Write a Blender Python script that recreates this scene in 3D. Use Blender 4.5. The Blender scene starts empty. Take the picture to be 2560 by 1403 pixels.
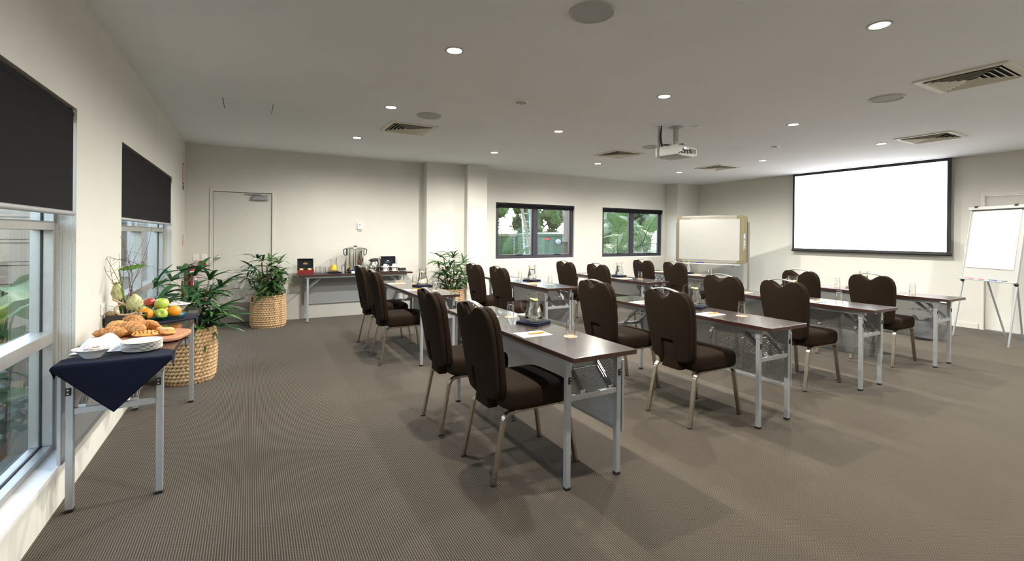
import bpy, bmesh, math, random
from mathutils import Vector, Matrix
SC = bpy.context.scene
COL = SC.collection
R = math.radians
PI = math.pi
random.seed(11)

# ------------------------------------------------------------------ camera
cam_data = bpy.data.cameras.new('camera')
cam_data.sensor_fit = 'HORIZONTAL'
cam_data.sensor_width = 36.0
cam_data.lens = 1162.08 * 36.0 / 2560.0
cam_data.shift_y = -(701.5 - 590.67) / 2560.0
cam_data.clip_start = 0.05
cam_data.clip_end = 200
cam = bpy.data.objects.new('camera', cam_data)
COL.objects.link(cam)
_fw = Vector((0.49080065, 0.87127087, -0.00134055))
_rt = Vector((0.87124172, -0.49077026, 0.00907827))
_up = Vector((-0.00725174, 0.00562356, 0.99995789))
_m = Matrix((_rt, _up, -_fw)).transposed().to_4x4()
_m.translation = Vector((0.83093, -8.25953, 1.38464))
cam.matrix_world = _m
SC.camera = cam

# ------------------------------------------------------------------ world, sun, exposure
SC.view_settings.view_transform = 'Standard'
SC.view_settings.look = 'None'
SC.view_settings.gamma = 1.0
SC.view_settings.use_curve_mapping = False
SC.view_settings.exposure = 0.48
world = bpy.data.worlds.new('world')
SC.world = world
world.use_nodes = True
wn = world.node_tree.nodes
wl = world.node_tree.links
wn.clear()
w_out = wn.new('ShaderNodeOutputWorld')
w_bg = wn.new('ShaderNodeBackground')
w_sky = wn.new('ShaderNodeTexSky')
w_sky.sky_type = 'NISHITA'
w_sky.sun_disc = False
w_sky.sun_elevation = R(52)
w_sky.sun_rotation = R(31)
w_sky.air_density = 1.0
w_sky.dust_density = 1.0
w_sky.ozone_density = 1.0
w_bg.inputs['Strength'].default_value = 1.5
w_hs = wn.new('ShaderNodeHueSaturation')
w_hs.inputs['Saturation'].default_value = 0.60
wl.new(w_sky.outputs[0], w_hs.inputs['Color'])
wl.new(w_hs.outputs[0], w_bg.inputs['Color'])
wl.new(w_bg.outputs[0], w_out.inputs['Surface'])
sun_data = bpy.data.lights.new('sun', 'SUN')
sun_data.energy = 4.0
sun_data.angle = R(1.0)
sun_data.color = (1.0, 0.95, 0.86)
sun = bpy.data.objects.new('sun', sun_data)
COL.objects.link(sun)
sun.location = (10, 12, 14)
sun.rotation_euler = Vector((-0.30, -0.50, -1.0)).to_track_quat('-Z', 'Y').to_euler()
LAMP_W = 136.0
SC.cycles.max_bounces = 12
SC.cycles.diffuse_bounces = 5
SC.cycles.glossy_bounces = 5
SC.cycles.transmission_bounces = 10
SC.cycles.transparent_max_bounces = 32
SC.cycles.caustics_reflective = False
SC.cycles.caustics_refractive = False
SC.cycles.sample_clamp_indirect = 4.0

# ------------------------------------------------------------------ materials
def _mat(name):
    m = bpy.data.materials.new(name)
    m.use_nodes = True
    nt = m.node_tree
    nt.nodes.clear()
    out = nt.nodes.new('ShaderNodeOutputMaterial')
    b = nt.nodes.new('ShaderNodeBsdfPrincipled')
    nt.links.new(b.outputs[0], out.inputs[0])
    return m, nt, b, out

def coords(nt, scale=(1, 1, 1), kind='Object', rot=(0, 0, 0)):
    tc = nt.nodes.new('ShaderNodeTexCoord')
    mp = nt.nodes.new('ShaderNodeMapping')
    mp.inputs['Scale'].default_value = scale
    mp.inputs['Rotation'].default_value = rot
    nt.links.new(tc.outputs[kind], mp.inputs['Vector'])
    return mp.outputs[0]

def pmat(name, col, rough=0.5, metal=0.0, var=0.06, nscale=18.0, bump=0.0, bscale=120.0, spec=0.5,
         stretch=(1, 1, 1), col2=None, emit=None, emit_s=0.0, coat=0.0, sheen=0.0, kind='Object'):
    """principled material whose colour drifts with a noise between two tones"""
    m, nt, b, out = _mat(name)
    vec = coords(nt, stretch, kind)
    n = nt.nodes.new('ShaderNodeTexNoise')
    n.inputs['Scale'].default_value = nscale
    n.inputs['Detail'].default_value = 4.0
    nt.links.new(vec, n.inputs['Vector'])
    mix = nt.nodes.new('ShaderNodeMix')
    mix.data_type = 'RGBA'
    if col2 is None:
        a = [max(0, c * (1 - var)) for c in col]
        z = [min(1, c * (1 + var)) for c in col]
    else:
        a, z = col, col2
    ramp = nt.nodes.new('ShaderNodeMapRange')
    ramp.inputs['From Min'].default_value = 0.3
    ramp.inputs['From Max'].default_value = 0.7
    nt.links.new(n.outputs['Fac'], ramp.inputs['Value'])
    mix.inputs['A'].default_value = (*a, 1)
    mix.inputs['B'].default_value = (*z, 1)
    nt.links.new(ramp.outputs[0], mix.inputs['Factor'])
    nt.links.new(mix.outputs['Result'], b.inputs['Base Color'])
    b.inputs['Roughness'].default_value = rough
    b.inputs['Metallic'].default_value = metal
    b.inputs['Specular IOR Level'].default_value = spec
    b.inputs['Coat Weight'].default_value = coat
    b.inputs['Sheen Weight'].default_value = sheen
    if emit:
        b.inputs['Emission Color'].default_value = (*emit, 1)
        b.inputs['Emission Strength'].default_value = emit_s
    if bump > 0:
        n2 = nt.nodes.new('ShaderNodeTexNoise')
        n2.inputs['Scale'].default_value = bscale
        n2.inputs['Detail'].default_value = 5.0
        nt.links.new(vec, n2.inputs['Vector'])
        bp = nt.nodes.new('ShaderNodeBump')
        bp.inputs['Strength'].default_value = bump
        bp.inputs['Distance'].default_value = 0.01
        nt.links.new(n2.outputs['Fac'], bp.inputs['Height'])
        nt.links.new(bp.outputs[0], b.inputs['Normal'])
    return m

def math_node(nt, op, a, b=None):
    n = nt.nodes.new('ShaderNodeMath')
    n.operation = op
    for i, v in enumerate((a, b)):
        if v is None:
            continue
        if isinstance(v, (int, float)):
            n.inputs[i].default_value = v
        else:
            nt.links.new(v, n.inputs[i])
    return n.outputs[0]

def thin_glass(name, tint=(1, 1, 1), refl=0.12, rough=0.0):
    """pane: mostly see-through with a fresnel-weighted mirror layer"""
    m, nt, b, out = _mat(name)
    tr = nt.nodes.new('ShaderNodeBsdfTransparent')
    tr.inputs[0].default_value = (*tint, 1)
    gl = nt.nodes.new('ShaderNodeBsdfGlossy')
    gl.inputs['Roughness'].default_value = rough
    lw = nt.nodes.new('ShaderNodeLayerWeight')
    lw.inputs['Blend'].default_value = 0.25
    f = math_node(nt, 'MULTIPLY_ADD', lw.outputs['Fresnel'], 0.45)
    f.node.inputs[2].default_value = refl
    mx = nt.nodes.new('ShaderNodeMixShader')
    nt.links.new(f, mx.inputs[0])
    nt.links.new(tr.outputs[0], mx.inputs[1])
    nt.links.new(gl.outputs[0], mx.inputs[2])
    nt.links.new(mx.outputs[0], out.inputs[0])
    nt.nodes.remove(b)
    return m

def carpet_material():
    m, nt, b, out = _mat('carpet')
    tc = nt.nodes.new('ShaderNodeTexCoord')
    sp = nt.nodes.new('ShaderNodeSeparateXYZ')
    nt.links.new(tc.outputs['Object'], sp.inputs[0])
    pitch = 0.0105
    u = math_node(nt, 'DIVIDE', sp.outputs['X'], pitch)
    row = math_node(nt, 'FLOOR', u)
    fu = math_node(nt, 'FRACT', u)
    line = math_node(nt, 'ABSOLUTE', math_node(nt, 'SUBTRACT', fu, 0.5))
    rib = nt.nodes.new('ShaderNodeMapRange')
    rib.inputs['From Min'].default_value = 0.30
    rib.inputs['From Max'].default_value = 0.10
    nt.links.new(line, rib.inputs['Value'])
    shift = math_node(nt, 'MULTIPLY', math_node(nt, 'MODULO', math_node(nt, 'ABSOLUTE', row), 2.0), 0.5)
    v = math_node(nt, 'ADD', math_node(nt, 'DIVIDE', sp.outputs['Y'], 0.012), shift)
    fv = math_node(nt, 'ABSOLUTE', math_node(nt, 'SUBTRACT', math_node(nt, 'FRACT', v), 0.5))
    dash = nt.nodes.new('ShaderNodeMapRange')
    dash.inputs['From Min'].default_value = 0.42
    dash.inputs['From Max'].default_value = 0.2
    nt.links.new(fv, dash.inputs['Value'])
    nz = nt.nodes.new('ShaderNodeTexNoise')
    nz.inputs['Scale'].default_value = 260.0
    nz.inputs['Detail'].default_value = 3.0
    nt.links.new(tc.outputs['Object'], nz.inputs['Vector'])
    f = math_node(nt, 'MULTIPLY', rib.outputs[0], math_node(nt, 'MULTIPLY_ADD', dash.outputs[0], 0.5))
    f.node.inputs[1].links[0].from_node.inputs[2].default_value = 0.55
    f = math_node(nt, 'MULTIPLY', f, math_node(nt, 'ADD', nz.outputs['Fac'], 0.45))
    mix = nt.nodes.new('ShaderNodeMix')
    mix.data_type = 'RGBA'
    mix.inputs['A'].default_value = (0.027, 0.0215, 0.0160, 1)
    mix.inputs['B'].default_value = (0.132, 0.107, 0.076, 1)
    nt.links.new(f, mix.inputs['Factor'])
    nt.links.new(mix.outputs['Result'], b.inputs['Base Color'])
    b.inputs['Roughness'].default_value = 0.95
    b.inputs['Specular IOR Level'].default_value = 0.1
    b.inputs['Sheen Weight'].default_value = 0.12
    bp = nt.nodes.new('ShaderNodeBump')
    bp.inputs['Strength'].default_value = 0.35
    bp.inputs['Distance'].default_value = 0.004
    nt.links.new(f, bp.inputs['Height'])
    nt.links.new(bp.outputs[0], b.inputs['Normal'])
    return m

def perforated_material():
    """sheet steel with a staggered grid of round holes (about 5 mm)"""
    m, nt, b, out = _mat('perforated_steel')
    tc = nt.nodes.new('ShaderNodeTexCoord')
    sp = nt.nodes.new('ShaderNodeSeparateXYZ')
    nt.links.new(tc.outputs['Object'], sp.inputs[0])
    p, q = 0.0125, 0.0205
    def dist(off):
        a = math_node(nt, 'ADD', math_node(nt, 'DIVIDE', sp.outputs['Y'], p), 50.0 + off)
        c = math_node(nt, 'ADD', math_node(nt, 'DIVIDE', sp.outputs['Z'], q), 50.0 + off)
        a = math_node(nt, 'MULTIPLY', math_node(nt, 'SUBTRACT', math_node(nt, 'FRACT', a), 0.5), p)
        c = math_node(nt, 'MULTIPLY', math_node(nt, 'SUBTRACT', math_node(nt, 'FRACT', c), 0.5), q)
        return math_node(nt, 'SQRT', math_node(nt, 'ADD', math_node(nt, 'MULTIPLY', a, a), math_node(nt, 'MULTIPLY', c, c)))
    d = math_node(nt, 'MINIMUM', dist(0.0), dist(0.5))
    hole = math_node(nt, 'LESS_THAN', d, 0.0033)
    tr = nt.nodes.new('ShaderNodeBsdfTransparent')
    mx = nt.nodes.new('ShaderNodeMixShader')
    nt.links.new(hole, mx.inputs[0])
    nt.links.new(b.outputs[0], mx.inputs[1])
    nt.links.new(tr.outputs[0], mx.inputs[2])
    nt.links.new(mx.outputs[0], out.inputs[0])
    b.inputs['Base Color'].default_value = (0.47, 0.49, 0.51, 1)
    b.inputs['Metallic'].default_value = 0.2
    b.inputs['Roughness'].default_value = 0.42
    return m

def wood_material(name, c1, c2, rough=0.35, scale=(6, 40, 40), coat=0.0, distort=3.0):
    m, nt, b, out = _mat(name)
    vec = coords(nt, scale)
    n = nt.nodes.new('ShaderNodeTexNoise')
    n.inputs['Scale'].default_value = 1.6
    n.inputs['Detail'].default_value = 6.0
    n.inputs['Distortion'].default_value = distort
    nt.links.new(vec, n.inputs['Vector'])
    mix = nt.nodes.new('ShaderNodeMix')
    mix.data_type = 'RGBA'
    mix.inputs['A'].default_value = (*c1, 1)
    mix.inputs['B'].default_value = (*c2, 1)
    nt.links.new(n.outputs['Fac'], mix.inputs['Factor'])
    nt.links.new(mix.outputs['Result'], b.inputs['Base Color'])
    b.inputs['Roughness'].default_value = rough
    b.inputs['Coat Weight'].default_value = coat
    return m

def glass_material(name, col=(1, 1, 1), ior=1.45, rough=0.0):
    m, nt, b, out = _mat(name)
    b.inputs['Base Color'].default_value = (*col, 1)
    b.inputs['Transmission Weight'].default_value = 1.0
    b.inputs['IOR'].default_value = ior
    b.inputs['Roughness'].default_value = rough
    return m

def stripe_leaf(name, c1, c2, freq=60.0, rough=0.4, trans=0.25):
    m, nt, b, out = _mat(name)
    vec = coords(nt, (1, 1, 1))
    wv = nt.nodes.new('ShaderNodeTexWave')
    wv.inputs['Scale'].default_value = freq
    wv.inputs['Distortion'].default_value = 1.5
    wv.bands_direction = 'X'
    nt.links.new(vec, wv.inputs['Vector'])
    mix = nt.nodes.new('ShaderNodeMix')
    mix.data_type = 'RGBA'
    mix.inputs['A'].default_value = (*c1, 1)
    mix.inputs['B'].default_value = (*c2, 1)
    nt.links.new(wv.outputs['Fac'], mix.inputs['Factor'])
    nt.links.new(mix.outputs['Result'], b.inputs['Base Color'])
    b.inputs['Roughness'].default_value = rough
    tl = nt.nodes.new('ShaderNodeBsdfTranslucent')
    nt.links.new(mix.outputs['Result'], tl.inputs[0])
    mx = nt.nodes.new('ShaderNodeMixShader')
    mx.inputs[0].default_value = trans
    nt.links.new(b.outputs[0], mx.inputs[1])
    nt.links.new(tl.outputs[0], mx.inputs[2])
    nt.links.new(mx.outputs[0], out.inputs[0])
    return m

M = {}
M['carpet'] = carpet_material()
M['wall'] = pmat('cream_paint', (0.635, 0.628, 0.580), 0.75, var=0.02, nscale=3, bump=0.06, bscale=220, spec=0.25)
M['ceiling'] = pmat('ceiling_paint', (0.85, 0.875, 0.925), 0.85, var=0.015, nscale=2, spec=0.2)
M['trim'] = pmat('gloss_trim_paint', (0.65, 0.635, 0.58), 0.4, var=0.02)
M['door'] = pmat('door_paint', (0.60, 0.595, 0.55), 0.45, var=0.02)
M['extwhite'] = pmat('exterior_white', (0.45, 0.45, 0.44), 0.6, var=0.02)
M['sillwhite'] = pmat('sill_white', (0.82, 0.82, 0.82), 0.5, var=0.02)
M['alu'] = pmat('anodised_aluminium', (0.40, 0.40, 0.39), 0.38, 0.55, var=0.05, nscale=30)
M['aludark'] = pmat('window_dark_frame', (0.045, 0.042, 0.055), 0.4, 0.2, var=0.1)
M['gasket'] = pmat('black_gasket', (0.008, 0.008, 0.009), 0.6)
M['pane'] = thin_glass('window_pane', (0.93, 0.97, 0.95), 0.03)
M['blind'] = pmat('black_blind_fabric', (0.0125, 0.012, 0.014), 0.9, var=0.25, nscale=300, spec=0.15)
M['blindrail'] = pmat('blind_rail', (0.42, 0.43, 0.45), 0.45, 0.4)
M['chain'] = pmat('bead_chain', (0.35, 0.34, 0.34), 0.4, 0.6)
M['perf'] = perforated_material()
M['silver'] = pmat('silver_paint', (0.40, 0.42, 0.44), 0.34, 0.4, var=0.04, nscale=60)
M['silverdk'] = pmat('zinc_steel', (0.55, 0.56, 0.58), 0.28, 0.8, var=0.08, nscale=40)
M['blackpl'] = pmat('black_plastic', (0.012, 0.012, 0.013), 0.45, var=0.1)
M['tabletop'] = wood_material('dark_laminate', (0.024, 0.0165, 0.0155), (0.036, 0.024, 0.022), 0.24, (40, 5, 40), 0.4)
M['tedge'] = wood_material('dark_edge', (0.028, 0.010, 0.007), (0.048, 0.017, 0.011), 0.35, (40, 5, 40))
M['fabric'] = pmat('brown_chair_fabric', (0.0165, 0.0095, 0.0052), 0.85, var=0.3, nscale=420, bump=0.2, bscale=500, spec=0.12)
M['chairmetal'] = pmat('champagne_metal', (0.50, 0.45, 0.375), 0.24, 1.0, var=0.06, nscale=25)
M['handle'] = pmat('chrome_handle', (0.66, 0.64, 0.61), 0.2, 0.9, var=0.04)
M['paper'] = pmat('white_paper', (0.58, 0.58, 0.57), 0.8, var=0.015)
M['orange'] = pmat('orange_plastic', (0.85, 0.27, 0.015), 0.4, var=0.1)
M['coaster'] = pmat('peach_paper', (0.88, 0.40, 0.25), 0.8, var=0.12, nscale=90)
M['glass'] = thin_glass('clear_glass', (1.0, 1.0, 1.0), 0.05)
M['water'] = glass_material('water', (0.97, 1.0, 0.99), 1.33)
M['lemon'] = pmat('lemon_flesh', (0.62, 0.55, 0.16), 0.5, var=0.2, nscale=60)
M['navy'] = pmat('navy_cloth', (0.0050, 0.0075, 0.019), 0.9, var=0.25, nscale=200, bump=0.15, bscale=600, spec=0.12, sheen=0.04)
M['china'] = pmat('white_china', (0.83, 0.82, 0.79), 0.18, var=0.01, coat=0.3)
M['mint'] = pmat('wrapped_mints', (0.75, 0.80, 0.55), 0.4, nscale=40, col2=(0.90, 0.50, 0.30))
M['sachet'] = pmat('sugar_sachet', (0.86, 0.86, 0.87), 0.5, var=0.02)
M['sachet2'] = pmat('sugar_sachet_print', (0.86, 0.84, 0.82), 0.5, nscale=45, col2=(0.80, 0.50, 0.36))
M['napkin'] = pmat('white_napkin', (0.90, 0.90, 0.90), 0.9, var=0.01, bump=0.2, bscale=300)
M['board'] = wood_material('camphor_board', (0.55, 0.27, 0.15), (0.36, 0.16, 0.08), 0.5, (4, 30, 30))
M['crust'] = pmat('croissant_crust', (0.36, 0.125, 0.028), 0.55, nscale=38, col2=(0.70, 0.36, 0.12), bump=0.9, bscale=70, stretch=(1, 2.2, 1))
M['crust2'] = pmat('golden_crust', (0.62, 0.31, 0.08), 0.5, nscale=16, col2=(0.82, 0.58, 0.27), bump=0.3, bscale=70)
M['glaze'] = pmat('glazed_pastry', (0.55, 0.22, 0.04), 0.25, nscale=30, col2=(0.80, 0.45, 0.12), bump=0.4, bscale=80, coat=0.5)
M['icing'] = pmat('pale_pastry_edge', (0.85, 0.66, 0.38), 0.4, var=0.1)
M['jam'] = pmat('dark_jam', (0.09, 0.012, 0.012), 0.2, var=0.3)
M['orangefruit'] = pmat('orange_peel', (0.90, 0.30, 0.015), 0.4, var=0.08, nscale=12, bump=0.3, bscale=220)
M['greenapple'] = pmat('green_apple_skin', (0.36, 0.52, 0.05), 0.25, nscale=10, col2=(0.50, 0.62, 0.12), coat=0.3)
M['redapple'] = pmat('red_apple_skin', (0.30, 0.010, 0.020), 0.22, nscale=9, col2=(0.50, 0.06, 0.05), coat=0.4)
M['pear'] = pmat('pear_skin', (0.55, 0.55, 0.10), 0.4, nscale=14, col2=(0.40, 0.46, 0.08))
M['tealglass'] = thin_glass('teal_glass', (0.40, 0.78, 0.82), 0.08)
M['blackgloss'] = pmat('black_ceramic', (0.010, 0.010, 0.011), 0.12, var=0.1, coat=0.4)
M['protea'] = pmat('protea_scale', (0.36, 0.38, 0.15), 0.6, nscale=30, col2=(0.60, 0.57, 0.34))
M['twig'] = pmat('red_brown_twig', (0.13, 0.045, 0.028), 0.6, var=0.3)
M['drift'] = pmat('driftwood', (0.52, 0.40, 0.26), 0.7, var=0.2, nscale=40, bump=0.3)
M['seedpod'] = pmat('seed_pod', (0.30, 0.23, 0.13), 0.8, var=0.4, nscale=160, bump=0.6, bscale=200)
M['leafrib'] = stripe_leaf('ribbed_leaf', (0.10, 0.24, 0.035), (0.17, 0.34, 0.06), 45)
M['palmleaf'] = stripe_leaf('dark_palm_leaf', (0.016, 0.060, 0.020), (0.038, 0.110, 0.030), 60, 0.32, 0.12)
M['palmlite'] = stripe_leaf('light_palm_leaf', (0.050, 0.135, 0.028), (0.095, 0.200, 0.045), 60, 0.35, 0.15)
M['cane'] = pmat('fibrous_cane', (0.16, 0.075, 0.035), 0.9, var=0.4, nscale=60, bump=0.5)
M['soil'] = pmat('potting_soil', (0.025, 0.017, 0.012), 0.95, var=0.4, nscale=80, bump=0.6)
M['rush'] = pmat('woven_rush', (0.36, 0.22, 0.10), 0.8, nscale=30, col2=(0.62, 0.44, 0.25), bump=0.4, bscale=160)
M['rushdark'] = pmat('rush_gap', (0.13, 0.075, 0.028), 0.9, var=0.3)
M['steel'] = pmat('polished_steel', (0.72, 0.71, 0.68), 0.09, 1.0, var=0.03, nscale=5)
M['brushed'] = pmat('brushed_steel', (0.60, 0.59, 0.57), 0.3, 0.95, var=0.05, nscale=40, stretch=(1, 1, 12))
M['kick'] = pmat('kick_plate', (0.33, 0.31, 0.29), 0.35, 0.8, var=0.08, nscale=20)
M['juice'] = pmat('orange_juice', (0.95, 0.58, 0.01), 0.3, var=0.03)
M['redwood'] = wood_material('red_lacquer', (0.13, 0.008, 0.010), (0.20, 0.014, 0.014), 0.25, (6, 40, 40), 0.4)
M['darkwood'] = wood_material('dark_lacquer', (0.030, 0.010, 0.008), (0.050, 0.018, 0.012), 0.3, (6, 40, 40), 0.3)
M['velvet'] = pmat('navy_velvet', (0.002, 0.004, 0.009), 0.95, var=0.2)
M['gold'] = pmat('gold_print', (0.45, 0.30, 0.07), 0.4, 0.6)
M['skyprint'] = pmat('pale_blue_print', (0.25, 0.42, 0.60), 0.6)
M['teabag'] = pmat('tea_sachets', (0.75, 0.55, 0.15), 0.6, nscale=30, col2=(0.30, 0.45, 0.30))
M['redpaint'] = pmat('red_enamel', (0.36, 0.010, 0.012), 0.28, var=0.06, coat=0.4)
M['label'] = pmat('white_label', (0.80, 0.80, 0.80), 0.5, var=0.02)
M['blueprint'] = pmat('blue_print', (0.05, 0.12, 0.45), 0.5)
M['yellow'] = pmat('yellow_tag', (0.85, 0.62, 0.03), 0.5)
M['redprint'] = pmat('red_print', (0.52, 0.06, 0.035), 0.5)
M['switch'] = pmat('switch_plastic', (0.80, 0.79, 0.74), 0.35, var=0.01)
M['grey'] = pmat('grey_enamel', (0.30, 0.31, 0.33), 0.4, 0.3)
M['lcd'] = pmat('lcd_window', (0.03, 0.035, 0.03), 0.2)
M['screenblack'] = pmat('screen_black', (0.010, 0.010, 0.012), 0.6, var=0.1)
M['screenwhite'] = pmat('projected_light', (0.85, 0.85, 0.85), 0.8, var=0.0, emit=(1, 1, 1), emit_s=1.9)
M['wbframe'] = pmat('olive_plastic', (0.165, 0.143, 0.080), 0.45, var=0.04)
M['wbalu'] = pmat('whiteboard_aluminium', (0.36, 0.34, 0.29), 0.35, 0.5)
M['wbface'] = pmat('whiteboard_face', (0.37, 0.367, 0.345), 0.25, var=0.02, nscale=6)
M['wbpost'] = pmat('grey_post', (0.20, 0.185, 0.165), 0.45, 0.4)
M['markerblue'] = pmat('blue_marker', (0.03, 0.03, 0.30), 0.4)
M['markerred'] = pmat('red_marker', (0.62, 0.03, 0.02), 0.4)
M['markerblack'] = pmat('black_marker', (0.015, 0.015, 0.02), 0.4)
M['greywhite'] = pmat('grey_white_plastic', (0.46, 0.46, 0.445), 0.45, var=0.02)
M['speaker'] = pmat('speaker_mesh', (0.46, 0.47, 0.48), 0.7, var=0.1, nscale=400, bump=0.3, bscale=600)
M['ventpaint'] = pmat('vent_paint', (0.70, 0.67, 0.60), 0.5, var=0.02)
M['black'] = pmat('duct_dark', (0.006, 0.006, 0.006), 0.9)
M['bulb'] = pmat('lamp_glow', (1, 1, 1), 0.5, var=0.0, emit=(1.0, 0.95, 0.84), emit_s=40.0)
M['binmesh'] = pmat('dark_bin', (0.05, 0.05, 0.055), 0.5, 0.3)
M['liner'] = pmat('bin_liner', (0.55, 0.56, 0.56), 0.3, var=0.1)
M['stucco'] = pmat('stucco', (0.30, 0.275, 0.25), 0.9, var=0.05, nscale=12, bump=0.6, bscale=60)
M['siding'] = pmat('beige_siding', (0.36, 0.295, 0.23), 0.5, var=0.04)
M['mulch'] = pmat('mulch', (0.060, 0.043, 0.030), 0.95, nscale=14, col2=(0.11, 0.085, 0.055), bump=0.8, bscale=30)
M['lawn'] = pmat('lawn', (0.035, 0.050, 0.018), 0.95, nscale=5, col2=(0.06, 0.065, 0.03), bump=0.6, bscale=50)
M['bigleaf'] = stripe_leaf('striated_leaf', (0.026, 0.085, 0.016), (0.070, 0.15, 0.040), 38, 0.5, 0.25)
M['shrubleaf'] = stripe_leaf('shrub_leaf', (0.025, 0.070, 0.035), (0.045, 0.11, 0.05), 25, 0.4, 0.3)
M['frond'] = stripe_leaf('garden_palm_leaf', (0.030, 0.070, 0.015), (0.075, 0.130, 0.030), 40, 0.35, 0.35)
M['treeleaf'] = stripe_leaf('tree_leaf', (0.075, 0.095, 0.030), (0.17, 0.18, 0.07), 15, 0.6, 0.4)
M['treeleaf2'] = stripe_leaf('pale_tree_leaf', (0.09, 0.14, 0.075), (0.20, 0.25, 0.145), 15, 0.6, 0.4)
M['bark'] = pmat('pale_bark', (0.34, 0.29, 0.23), 0.85, var=0.25, nscale=20, bump=0.4)
M['barkdk'] = pmat('brown_bark', (0.085, 0.048, 0.034), 0.9, var=0.3, nscale=14, bump=0.7, bscale=30)
M['tank'] = pmat('green_tank', (0.075, 0.12, 0.08), 0.5, var=0.05)
M['roofred'] = pmat('pink_coping', (0.26, 0.17, 0.13), 0.8, var=0.1)
M['whitemetal'] = pmat('white_metal', (0.42, 0.43, 0.45), 0.4, 0.2)
M['hedge'] = pmat('green_wall', (0.065, 0.08, 0.06), 0.9, var=0.2)

# ------------------------------------------------------------------ mesh helpers
class MB:
    """collects simple shapes and links them as one mesh object"""
    def __init__(s):
        s.v = []; s.f = []; s.m = []; s.mi = 0
    def add(s, vs, fs, T=None):
        o = len(s.v)
        s.v += [tuple(T @ Vector(p)) if T is not None else tuple(p) for p in vs]
        s.f += [tuple(i + o for i in f) for f in fs]
        s.m += [s.mi] * len(fs)
        return s
    def box(s, x0, x1, y0, y1, z0, z1, T=None):
        vs = [(x0, y0, z0), (x1, y0, z0), (x1, y1, z0), (x0, y1, z0), (x0, y0, z1), (x1, y0, z1), (x1, y1, z1), (x0, y1, z1)]
        return s.add(vs, [(0, 3, 2, 1), (4, 5, 6, 7), (0, 1, 5, 4), (1, 2, 6, 5), (2, 3, 7, 6), (3, 0, 4, 7)], T)
    def cbox(s, c, d, T=None):
        return s.box(c[0] - d[0] / 2, c[0] + d[0] / 2, c[1] - d[1] / 2, c[1] + d[1] / 2, c[2] - d[2] / 2, c[2] + d[2] / 2, T)
    def bar(s, a, b, w, h, up=(0, 0, 1)):
        a, b = Vector(a), Vector(b)
        d = (b - a); L = d.length; d.normalize()
        u = Vector(up)
        if abs(d.dot(u)) > 0.98:
            u = Vector((1, 0, 0))
        x = d.cross(u).normalized(); z = x.cross(d).normalized()
        T = Matrix((x, d, z)).transposed().to_4x4(); T.translation = a
        return s.box(-w / 2, w / 2, 0, L, -h / 2, h / 2, T)
    def lathe(s, prof, n=24, T=None, caps=True, sx=1.0, sy=1.0):
        vs = []; fs = []
        k = len(prof)
        for r, z in prof:
            for i in range(n):
                a = 2 * PI * i / n
                vs.append((r * math.cos(a) * sx, r * math.sin(a) * sy, z))
        for j in range(k - 1):
            for i in range(n):
                i2 = (i + 1) % n
                fs.append((j * n + i, j * n + i2, (j + 1) * n + i2, (j + 1) * n + i))
        if caps:
            if prof[0][0] > 1e-6: fs.append(tuple(range(n - 1, -1, -1)))
            if prof[-1][0] > 1e-6: fs.append(tuple((k - 1) * n + i for i in range(n)))
        return s.add(vs, fs, T)
    def tube(s, pts, r, n=8, T=None, sec=None, caps=True, up=(0, 0, 1)):
        """sweep a round (or sec=(w,h) rectangular) section; r number or list"""
        pts = [Vector(p) for p in pts]
        k = len(pts)
        rr = r if isinstance(r, (list, tuple)) else [r] * k
        vs = []; fs = []
        prev = None
        if sec:
            n = 4
        for i, p in enumerate(pts):
            t = (pts[min(i + 1, k - 1)] - pts[max(i - 1, 0)]).normalized()
            if prev is None:
                u = Vector(up)
                if abs(t.dot(u)) > 0.95: u = Vector((0, 1, 0)) if abs(t.y) < 0.9 else Vector((1, 0, 0))
                x = t.cross(u).normalized()
            else:
                x = (prev - t * prev.dot(t)).normalized()
            prev = x
            y = t.cross(x)
            for j in range(n):
                if sec:
                    sx, sy = ((-1, -1), (1, -1), (1, 1), (-1, 1))[j]
                    vs.append(p + x * sx * sec[0] / 2 + y * sy * sec[1] / 2)
                else:
                    a = 2 * PI * j / n
                    vs.append(p + (x * math.cos(a) + y * math.sin(a)) * rr[i])
        for i in range(k - 1):
            for j in range(n):
                j2 = (j + 1) % n
                fs.append((i * n + j, i * n + j2, (i + 1) * n + j2, (i + 1) * n + j))
        if caps:
            fs.append(tuple(range(n - 1, -1, -1)))
            fs.append(tuple((k - 1) * n + j for j in range(n)))
        return s.add(vs, fs, T)
    def sphere(s, c, r, n=16, k=10, sc=(1, 1, 1), T=None):
        vs = []; fs = []
        for j in range(k + 1):
            t = PI * j / k
            for i in range(n):
                a = 2 * PI * i / n
                vs.append((c[0] + r * sc[0] * math.sin(t) * math.cos(a), c[1] + r * sc[1] * math.sin(t) * math.sin(a), c[2] + r * sc[2] * math.cos(t)))
        for j in range(k):
            for i in range(n):
                i2 = (i + 1) % n
                fs.append((j * n + i2, j * n + i, (j + 1) * n + i, (j + 1) * n + i2))
        return s.add(vs, fs, T)
    def prism(s, poly, a0, a1, axis='x', T=None):
        """extrude a polygon given in the other two axes between a0 and a1"""
        n = len(poly)
        def P(p, a):
            return {'x': (a, p[0], p[1]), 'y': (p[0], a, p[1]), 'z': (p[0], p[1], a)}[axis]
        vs = [P(p, a0) for p in poly] + [P(p, a1) for p in poly]
        fs = [tuple(range(n - 1, -1, -1)), tuple(range(n, 2 * n))] + [(i, (i + 1) % n, n + (i + 1) % n, n + i) for i in range(n)]
        return s.add(vs, fs, T)
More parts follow.
